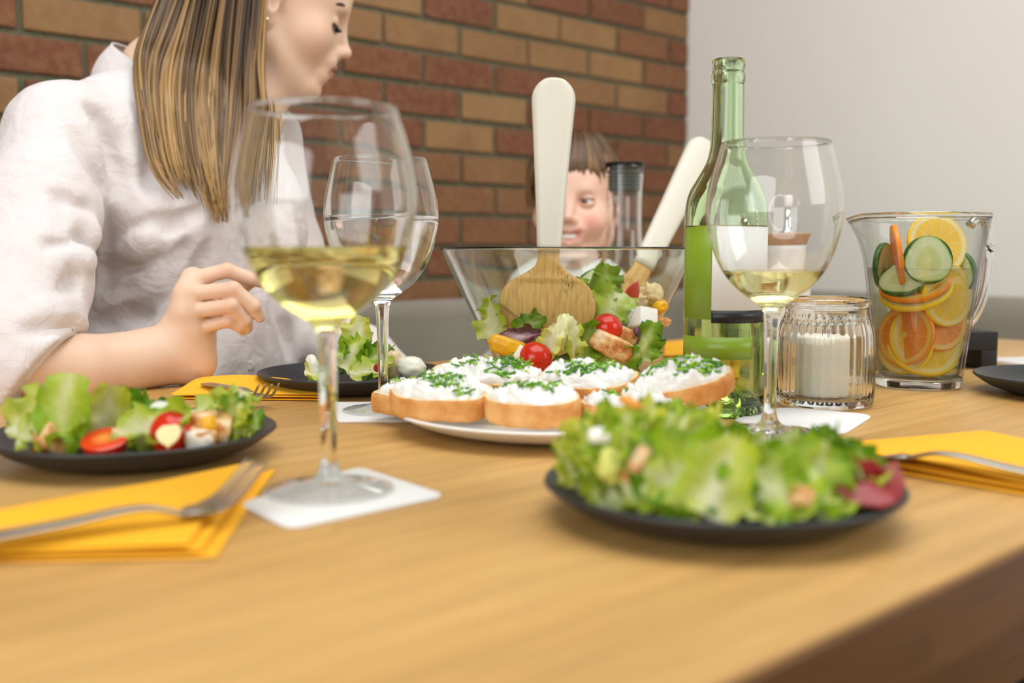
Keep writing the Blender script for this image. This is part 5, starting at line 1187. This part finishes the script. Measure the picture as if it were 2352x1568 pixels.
cz = (UPZ * .92 + RGT * .38 - FWD * .02).normalized(); cx = (nt_ - cz * nt_.dot(cz)).normalized(); cy_ = cz.cross(cx)
def collar_pt(a, h):
    "a: angle round the neck from the back (0) to the front (180); h: 0 fold at the top .. 1 outer edge"
    c0 = D(352, 132, 1.425); r = .055 + .013 * h + .004 * math.sin(PI * h); down = .040 * h + .020 * h * (1 - math.cos(a)) * .5 + .018 * (1 - math.cos(a)) * .5
    return c0 - cx * (r * math.cos(a)) + cy_ * (r * math.sin(a)) * .98 - cz * down - UPZ * .004 * h + cx * .004
for sg in (1, -1):
    rows = [[collar_pt(sg * (PI - .30) * j / 30, h) for j in range(31)] for h in (0, .06, .2, .4, .6, .8, 1.0)]
    cloth_child('collar', ring_strip(rows if sg > 0 else [r[::-1] for r in rows], .0022), 'turned down shirt collar')
rows = [[D(352, 132, 1.425) - cx * (q * math.cos(a)) + cy_ * (q * math.sin(a)) - cz * (z + .018 * (1 - math.cos(a)) * .5) for a in [2 * PI * j / 60 for j in range(61)]] for q, z in ((.0535, -.001), (.0525, .015), (.0545, .040), (.060, .055))]
cloth_child('collar_stand', ring_strip(rows, .0018))
pl = [onshirt(px, py) for px, py in ((592, 640), (590, 690), (587, 740), (583, 800), (581, 845), (580, 875))]
pl = [Vector(q) for q in crom([tuple(p) for p in pl], 5)]; wv = (RGT * .9 - FWD * .1).normalized()
rows = [[p - FWD * .003 + wv * x + FWD * (.12 * abs(x)) for x in (-.0135, -.011, 0, .011, .0135)] for p in pl]
cloth_child('placket', ring_strip(rows, .002))
BTN = plain('shell_button', (236, 224, 222), .3)
for py in (838, 700):
    p = onshirt(577, py) - FWD * .0055; q = (-FWD).to_track_quat('Z', 'Y').to_matrix()
    v, f = lathe([(0, -.001), (.0052, -.001), (.0056, 0), (.0052, .0011), (.0040, .0008), (0, .0006)], 24); cloth_child('button', ([p + q @ Vector(x) for x in v], f), None, BTN)
# earring, brow, lashes
GOLD = NT('gold'); GOLD.bsdf((236, 214, 170), .18, Metallic=1.0); GOLD = GOLD.m
p = HW(-.001, .0805, -.025); v, f = lathe([(0, -.0034)] + [(.0034 * math.cos(a), .0034 * math.sin(a)) for a in [math.radians(-75 + 15 * i) for i in range(11)]] + [(0, .0034)], 20); wmesh('earring', [p + Vector(x) for x in v], f, GOLD, woman)
HAIRD = plain('brow_hair', (66, 46, 34), .6); LASH = plain('lashes', (18, 14, 14), .5)
for b in (1, -1):
    P = [HW(*q) for q in crom([(.0745, b * .052, .0345), (.086, b * .044, .0400), (.0935, b * .030, .0405), (.0955, b * .017, .0375)], 6)]; v, f = tube(P, [.0014 + .0016 * math.sin(PI * min(1, .15 + i / len(P))) for i in range(len(P))], 8); wmesh('eyebrow', v, f, HAIRD, woman)
    pts = []
    for i in range(19):
        a = -1.15 + 2.3 * i / 18; root = HW(.0800 + .0122 * math.cos(a) * .93, b * .0325 + .0150 * math.sin(a), .0105 - .002 * math.cos(a)); tip = root + (HW.f * .0075 + HW.u * (.0005 + .001 * math.cos(a)) - HW.u * .004 + HW.s * (.004 * math.sin(a)))
        mid = root.lerp(tip, .55) - HW.u * .0022; pts.append(tube([root, mid, tip + HW.u * .001], [.0008, .0006, .0002], 5))
    lid = [HW(.0800 + .0123 * math.cos(a) * .96, b * .0325 + .0152 * math.sin(a), .0112 - .002 * math.cos(a)) for a in [-1.2 + 2.4 * i / 16 for i in range(17)]]; pts.append(tube(lid, .0009, 6))
    v, f = join(*pts); wmesh('eyelashes', v, f, LASH, woman)
# hair
def m_hair(name, dark, midc, gold):
    t = NT(name); tone = t.attr('tone'); al_ = t.attr('along'); st2 = t.attr('strand')
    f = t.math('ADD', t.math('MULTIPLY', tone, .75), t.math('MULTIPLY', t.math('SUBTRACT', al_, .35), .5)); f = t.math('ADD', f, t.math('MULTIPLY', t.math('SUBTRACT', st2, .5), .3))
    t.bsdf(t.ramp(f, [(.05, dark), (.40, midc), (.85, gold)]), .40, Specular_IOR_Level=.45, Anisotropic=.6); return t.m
HAIRW = m_hair('long_hair', (60, 45, 30), (128, 98, 60), (200, 158, 94))
GUIDE = [[(378, -40), (338, 60), (313, 130), (322, 250), (350, 392), (420, 474)], [(425, -40), (388, 70), (362, 150), (368, 270), (398, 390), (446, 462)], [(478, -40), (450, 90), (436, 180), (436, 300), (462, 430), (496, 520)],
         [(530, -40), (512, 90), (502, 190), (498, 310), (498, 430), (506, 535)], [(575, -40), (562, 90), (556, 190), (550, 310), (540, 410), (528, 500)], [(611, -40), (604, 70), (601, 150), (612, 250), (618, 350), (604, 470)]]
GD = [crom(g, 5) for g in GUIDE]
rd = random.Random(9); HV, HF, HT, HA, HS = [], [], [], [], []
def lock(path, w, tone, seed, flat=.45, n=6):
    global HV, HF, HT, HA, HS
    R = []; N = len(path)
    for i in range(N): q = i / (N - 1); R.append(w * (min(1, .35 + q * 4) if q < .16 else 1) * (1 - max(0, (q - .62) / .38) ** 1.6 * .88))
    v, f = tube(path, R, n, True, flat, FWD); o = len(HV); HV += v; HF += [tuple(i + o for i in q) for q in f]
    HT += [tone] * len(v); HA += [i / (N - 1) for i in range(N) for _ in range(n)]; r2 = random.Random(seed); HS += [r2.random() for _ in range(n)] * N
for i in range(460):
    g = 5 * (i + rd.random()) / 300 if i < 300 else rd.uniform(0, 5); g = min(g, 4.999); k = int(g); fr = g - k; lay = rd.random()
    N = len(GD[0]); gap = math.exp(-((g - 1.55) / .55) ** 2); cut = (1 - .16 * gap) * rd.choice((1, 1, .97, .92, .86, .78)) if lay > .2 else rd.uniform(.66, .92); jit = rd.uniform(-9, 9); jb = rd.uniform(-16, 16); pts = []
    x0 = None
    for j in range(int(N * cut)):
        q = j / (N - 1); a, b = GD[k][j], GD[k + 1][j]; x = a[0] + (b[0] - a[0]) * fr + 7 * math.sin(2.6 * q + 2.2 * g) * q + jit * (1 - .5 * q) + jb * q * q + 3 * math.sin(6 * q + i); y = a[1] + (b[1] - a[1]) * fr
        x = x if x0 is not None else x; x0 = x
        dep = 1.385 + .026 * (1 - lay) - .045 * min(1, max(0, (470 - x) / 110)) * min(1, max(0, (y + 20) / 110)) - .012 * math.sin(PI * min(1, max(0, (x - 360) / 250)))
        p = D(x, y, dep); r = ray(x, y)
        for _ in range(60):
            if sample(SH, p) > .007 + .004 * lay: break
            p = p - r * .004
        pts.append(p)
    for _ in range(3): pts = [pts[0]] + [pts[m - 1] * .25 + pts[m] * .5 + pts[m + 1] * .25 for m in range(1, len(pts) - 1)] + [pts[-1]]
    fx = (pts[0] - HW.o).dot(HW.f); fx = max(-.085, min(.0, fx))
    top = [HW(fx * .45 - .01, .015 + .008 * lay, .1385), HW(fx * .8 - .01, .055, .118), HW(fx - .004, .080, .066)]
    path = [Vector(q) for q in crom([tuple(p) for p in top + pts], 2)]; path = path[:8] + path[8::2]
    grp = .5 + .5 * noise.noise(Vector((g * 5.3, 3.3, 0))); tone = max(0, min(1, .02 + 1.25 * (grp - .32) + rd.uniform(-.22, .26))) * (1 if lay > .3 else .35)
    lock(path, rd.uniform(.0011, .0030) if lay > .18 else rd.uniform(.004, .006), tone, i)
S = SDF(*bbox(corners(HW, (-.12, .1), (-.1, .1), (-.1, .16)) + [D(330, 150, 1.5)], .02), .0024)
S.ell(HW(-.010, 0, .054), (.0985, .0795, .0905), HW.ax, .01); S.plane(HW(.052, 0, .030), HW.f * 1.0 - HW.u * .62, .006); S.plane(HW(.0, 0, .036), HW.f * .55 - HW.u, .02)
S.cone(HW(-.062, 0, .02), D(372, 120, 1.475), .050, .032, .03); S.cone(HW(-.05, -.03, .03), D(420, 190, 1.49), .05, .04, .03)
Vc, Fc = sdf_part(S); o = len(HV); HV += [Vector(v) for v in Vc]; HF += [tuple(int(i) + o for i in f) for f in Fc]
cs_ = [.10 + .16 * noise.noise(Vector((v[0] * 55, v[1] * 55, v[2] * 5))) for v in Vc]; HT += cs_; HA += [.3] * len(Vc); HS += [.5] * len(Vc)
for i in range(46):                                                  # wisps at the temple and over the crown to the far side
    q = i / 45; a = .085 - .16 * q; P = [HW(a * .5 - .01, .012, .1405), HW(a * .75, -.05, .122), HW(a * .9 - .01, -.078, .06), HW(a * .8 - .03, -.080, -.02), HW(-.06 - .02 * q, -.07, -.10)]
    lock([Vector(x) for x in crom([tuple(p) for p in P], 5)], .006, rd.uniform(.05, .5), 500 + i)
for i in range(26):
    q = i / 25; P = [HW(.030 + .045 * q, .012, .140 - .022 * q), HW(.052 + .026 * q, .050, .118 - .022 * q), HW(.046 + .012 * q, .0745, .074), HW(.010 + .006 * q, .081, .048), HW(-.026, .082, .030 - .01 * q)]
    lock([Vector(x) for x in crom([tuple(p) for p in P], 5)], .0045, rd.uniform(.08, .45), 700 + i)
b = woman.location; mesh('hair', [v - b for v in HV], HF, HAIRW, woman, attr={'tone': HT, 'along': HA, 'strand': HS})
# trousers on the bench
DENIM = plain('dark_denim', (58, 66, 86), .85, .3, 300)
def trousers(par, hip, fwd, w, L, Sx, foot):
    S = SDF(*bbox([hip + fwd * (L + .1), hip - fwd * .16 - UPZ * (hip.z - .04), hip + UPZ * .14, hip + fwd.cross(UPZ) * .24, hip - fwd.cross(UPZ) * .24, hip + fwd * L - UPZ * (hip.z - .05) + fwd.cross(UPZ) * .2], .06), .008)
    sd = fwd.cross(UPZ); S.ell(hip + UPZ * .03, (.115 * Sx, .155 * Sx, .12 * Sx), (fwd, sd, UPZ), .03)
    for q in (-1, 1):
        h, kn = hip + sd * (w * q), hip + fwd * L + sd * (w * q * 1.1) + UPZ * .005; an = kn - UPZ * (kn.z - .07) - fwd * .02; S.chain([(h, .080 * Sx), (kn, .060 * Sx), (an, .042 * Sx)], .04)
    V, F = sdf_part(S); o = wmesh('trousers', [Vector(v) for v in V], [tuple(int(i) for i in f) for f in F], DENIM, par)
    for q in (-1, 1):
        an = hip + fwd * (L - .02) + sd * (w * q * 1.1); S2 = SDF(*bbox([Vector((an.x, an.y, .0)) - fwd * .08, Vector((an.x, an.y, .12)) + fwd * .2], .08), .006); S2.chain([(Vector((an.x, an.y, .06)), .036 * Sx), (Vector((an.x, an.y, .036)) + fwd * .06, .034 * Sx), (Vector((an.x, an.y, .030)) + fwd * .15 * Sx, .028 * Sx)], .02)
        S2.plane(Vector((an.x, an.y, .004)), -UPZ, .002); V, F = sdf_part(S2); wmesh('shoe', [Vector(v) for v in V], [tuple(int(i) for i in f) for f in F], foot, par)
SHOE = plain('white_shoe', (220, 218, 212), .6)
trousers(woman, Vector((.665, 1.445, .565)), (nt_ * .35 - Vector((0, 1, 0))).normalized(), .095, .44, 1.0, SHOE)
# ---- the boy ---------------------------------------------------------------
HB = Frame((0, 0, 0), -FWD * .985 - RGT * .16 - UPZ * .03, UPZ, .88); HB.o = D(1349, 463, 1.76) - (HB.f * .081 - HB.s * .0325 + HB.u * .015) * HB.k
boy = empty('person', (HB.o.x, 1.36, .46), 0, 'smiling young boy peeping out behind the salad bowl between spoon handle and carafe', 'person')
NBb = D(1306, 668, 1.845)
S = SDF(*bbox(corners(HB, (-.11, .13), (-.095, .095), (-.11, .15)) + [NBb - UPZ * .06, NBb + RGT * .08, NBb - RGT * .08], .02), .0019)
head(S, HB, True); S.chain([(HB(-.02, 0, -.03), .050), (NBb, .043), (NBb - UPZ * .05, .06)], .025); sk1 = sdf_part(S)
brs, bls = D(1218, 690, 1.83), D(1398, 690, 1.84)
def side_arm(sh, sg):
    e = sh - UPZ * .16 + RGT * (.045 * sg) + FWD * .02; w = e - FWD * .10 - UPZ * .075 - RGT * (.04 * sg); w = Vector((w.x, max(w.y, 1.20), min(w.z, .64))); return e, w
ea, wa = side_arm(brs, -1); eb, wb = side_arm(bls, 1)
S = SDF(*bbox([brs, bls, wa, wb, Vector((HB.o.x, 1.40, .5))], .16), .0045); S.chain([(NBb - UPZ * .05, .055), (D(1306, 780, 1.85), .075), (Vector((NBb.x, 1.40, .58)), .09)], .04); S.cone(brs, bls, .03, .03, .04)
for e, w, sh, sg in ((ea, wa, brs, -1), (eb, wb, bls, 1)):
    S.chain([(sh, .034), (e, .029), (w, .020)], .015); dn = Vector((0, -1, -.25)).normalized(); M_ = [w + dn * .055 + RGT * q for q in (-.02, -.007, .007, .02)]
    hand(S, w, M_, [[m, m + dn * .03, m + dn * .045 - UPZ * .014, m + dn * .05 - UPZ * .028] for m in M_], .0066); S.chain([(w, .014), (w + dn * .03 - RGT * (.03 * sg), .010), (w + dn * .052 - RGT * (.035 * sg), .0075)], .005)
sk2 = sdf_part(S, 1)
def boy_attr(V):
    a, b_, c = HB.loc(V); inh = (np.abs(a) < .2) & (np.abs(b_) < .1) & (np.abs(c) < .2); y0 = -.0495 + .012 * (np.abs(b_) / .028) ** 2
    lip = np.exp(-(((c - y0) / .0115) ** 2) ** 3) * ss(a, .088, .093) * ss(-np.abs(b_), -.027, -.021) * inh
    bl = np.exp(-((np.abs(b_) - .042) / .018) ** 2 - ((c + .022) / .018) ** 2) * ss(a, .03, .06) * .8 * inh + np.exp(-((a - .112) / .012) ** 2 - (b_ / .012) ** 2 - ((c + .015) / .012) ** 2) * .45 * inh
    return {'lip': np.clip(lip, 0, 1) * .65, 'blush': np.clip(bl, 0, 1), 'nail': np.zeros(len(V))}
tree_mesh([union([sk2, sk1])], 'body', SKIN_C, boy, boy_attr)
TEETH = plain('teeth', (246, 242, 232), .25); MOUTH = plain('mouth_inside', (96, 30, 30), .5)
rows = [[HB(.1005 - .010 * (x / .024) ** 2, x, -.0485 + .008 * (x / .026) ** 2 + z) for x in [-.0225 + .045 * j / 16 for j in range(17)]] for z in (.0045, .0015, -.0025, -.0052)]
v, f = ring_strip(rows, .002); wmesh('teeth', v, f, TEETH, boy)
EYE = NT('eye'); c_ = EYE.n('ShaderNodeTexCoord').outputs['Object']; z_ = EYE.n('ShaderNodeSeparateXYZ', i_0=c_).outputs[2]
EYE.bsdf(EYE.ramp(EYE.math('DIVIDE', z_, .0118), [(.0, (238, 236, 232)), (.78, (238, 236, 232)), (.82, (44, 52, 60)), (.91, (64, 78, 88)), (.94, (12, 12, 14))]), .08); EYE = EYE.m
def eyes(H, par, gaze):
    q = Vector(gaze).normalized().to_track_quat('Z', 'Y')
    for b in (1, -1):
        r = .0128 * H.k; p = H(.0815, b * .0325, .0150); v, f = lathe([(0, -r)] + [(r * math.cos(a), r * math.sin(a)) for a in [math.radians(-84 + 6 * i) for i in range(29)]] + [(0, r)], 32)
        o = mesh('eye', v, f, EYE, par, loc=p - par.location); o.rotation_mode = 'QUATERNION'; o.rotation_quaternion = q
        for up in (1, -1):
            L = [p + (H.f * (math.cos(a) * 1.0) + H.s * (b * 0 + math.sin(a) * 1.18)) * (r * 1.03) + H.u * (up * r * (.46 if up > 0 else .50) * math.cos(a * .9)) - H.f * (r * .12) for a in [-1.05 + 2.1 * i / 14 for i in range(15)]]
            v, f = tube(L, [.0022 * H.k * (.5 + .5 * math.sin(PI * i / 14)) + .0006 for i in range(15)], 8); wmesh('eyelid', v, f, par_skin[par.name], par)
        v, f = tube([p + (H.f * math.cos(a) + H.s * math.sin(a) * 1.18) * (r * 1.13) + H.u * (r * .50 * math.cos(a * .9)) - H.f * (r * .08) for a in [-1.05 + 2.1 * i / 14 for i in range(15)]], .0011, 6); wmesh('eyelashes', v, f, LASH, par)
par_skin = {boy.name: plain('eyelid_skin', (226, 168, 140), .5)}
eyes(HB, boy, HB.f * .84 - RGT * .42 + UPZ * .02)
BROW = plain('fair_brow', (150, 110, 76), .7)
for b in (1, -1):
    P = [HB(*q) for q in crom([(.079, b * .050, .0350), (.0885, b * .041, .0405), (.0940, b * .029, .0410), (.0955, b * .018, .0380)], 6)]; v, f = tube(P, [.0010 + .0008 * math.sin(PI * min(1, .15 + i / len(P))) for i in range(len(P))], 8); wmesh('eyebrow', v, f, BROW, boy)
HAIRB = m_hair('boy_hair', (54, 38, 25), (96, 70, 43), (146, 110, 68)); HV, HF, HT, HA, HS = [], [], [], [], []
S = SDF(*bbox(corners(HB, (-.12, .12), (-.1, .1), (-.06, .17)), .01), .0024); S.ell(HB(-.008, 0, .058), [x * HB.k for x in (.102, .084, .094)], HB.ax, .01); S.plane(HB(.070, 0, .066), HB.f - HB.u * .75, .006); S.plane(HB(.0, 0, .012), HB.f * .5 - HB.u, .01)
Vc, Fc = sdf_part(S); HV += [Vector(v) for v in Vc]; HF += [tuple(int(i) for i in f) for f in Fc]; HT += [.2] * len(Vc); HA += [.3] * len(Vc); HS += [.5] * len(Vc)
for i in range(150):
    a = rd.uniform(-1.9, 1.9); en = rd.uniform(.046, .066) if abs(a) < 1.0 else rd.uniform(.0, .03); sa, ca = math.sin(a), math.cos(a); sw = rd.uniform(-.010, .014)
    P = [HB(-.02 + .02 * ca, .02 * sa, .1500), HB(.040 * ca + .012, .050 * sa, .1400), HB(.082 * ca + .004, .076 * sa, .104), HB(.096 * ca + .002, .083 * sa + sw * .5, .080), HB(.100 * ca - .003, .085 * sa + sw, en)]
    lock([Vector(x) for x in crom([tuple(p) for p in P], 4)], rd.uniform(.003, .0055), rd.uniform(.05, .75), 900 + i)
b = boy.location; mesh('hair', [v - b for v in HV], HF, HAIRB, boy, attr={'tone': HT, 'along': HA, 'strand': HS})
WCOT = m_cotton('white_cotton', (240, 238, 238), (230, 226, 228))
S = SDF(*bbox([brs, bls, wa, wb, Vector((HB.o.x, 1.40, .5))], .14), .0045)
S.ell(D(1306, 790, 1.85), (.080, .115, .17), (FWD, RGT, UPZ), .02); S.cone(NBb - UPZ * .035, brs, .042, .043, .04); S.cone(NBb - UPZ * .035, bls, .042, .043, .04); S.ell(Vector((NBb.x, 1.39, .62)), (.095, .12, .12), (FWD, RGT, UPZ), .05)
for sh, e, w in ((brs, ea, wa), (bls, eb, wb)): S.chain([(sh, .043), (e, .041), (e.lerp(w, .8), .031)], .02)
S.cone(NBb - UPZ * .012, NBb + UPZ * .1, .047, .06, .006, 's'); V, F = sdf_part(S); N_ = vnormals(V, F); V = V + N_ * np.array([noise.noise(Vector(v) * 24) * .002 for v in V])[:, None]; tree_mesh([(V, F)], 'shirt', WCOT, boy)
trousers(boy, Vector((NBb.x, 1.42, .545)), Vector((0, -1, 0)), .065, .33, .72, SHOE)
# ------------------------------------------------------------------ camera, light, colour
cd = bpy.data.cameras.new('camera'); cam = bpy.data.objects.new('camera', cd); COL.objects.link(cam); scene.camera = cam
cd.sensor_fit = 'HORIZONTAL'; cd.sensor_width = 36.0; cd.lens = FPX * 36.0 / 2352.0; cd.clip_start = .02
cam.matrix_world = Matrix.Translation(CAM) @ Matrix((RGT, UPC, -FW)).transposed().to_4x4()
cd.dof.use_dof = True; cd.dof.focus_distance = 1.06; cd.dof.aperture_fstop = 3.5; cd.dof.aperture_blades = 9
def area(name, loc, target, sx, sy, watts, color=(1, 1, 1)):
    l = bpy.data.lights.new(name, 'AREA'); l.shape = 'RECTANGLE'; l.size = sx; l.size_y = sy; l.energy = watts; l.color = color
    o = bpy.data.objects.new(name, l); COL.objects.link(o); o.location = loc
    o.rotation_euler = (Vector(target) - Vector(loc)).to_track_quat('-Z', 'Y').to_euler(); return o
area('window_light_left', (-2.7, -.25, 1.7), (.9, .8, .9), 2.8, 2.1, 66, (1, 1, 1))
area('fill_light_front', (1.9, -2.1, 2.0), (.8, 1.0, .85), 2.0, 1.6, 34, (1, 1, 1))  # added fill, no real window: brightens what faces the front right
area('ceiling_lamp', (.7, .45, 2.55), (.75, .6, .7), 2.2, 1.5, 34, (1, .995, .98))
w = bpy.data.worlds.new('world'); scene.world = w; w.use_nodes = True
bg = w.node_tree.nodes['Background']; bg.inputs[0].default_value = (1, 1, .99, 1); bg.inputs[1].default_value = .22
vs = scene.view_settings; vs.view_transform = 'Standard'; vs.look = 'None'; vs.exposure = 0.06; vs.gamma = 1.0; vs.use_curve_mapping = False
cy = scene.cycles
cy.adaptive_threshold = .035; cy.max_bounces = 14; cy.transmission_bounces = 14; cy.transparent_max_bounces = 12; cy.glossy_bounces = 6; cy.diffuse_bounces = 3
cy.sample_clamp_indirect = 12.0; cy.blur_glossy = .5; cy.caustics_reflective = True; cy.caustics_refractive = True; cy.use_denoising = True
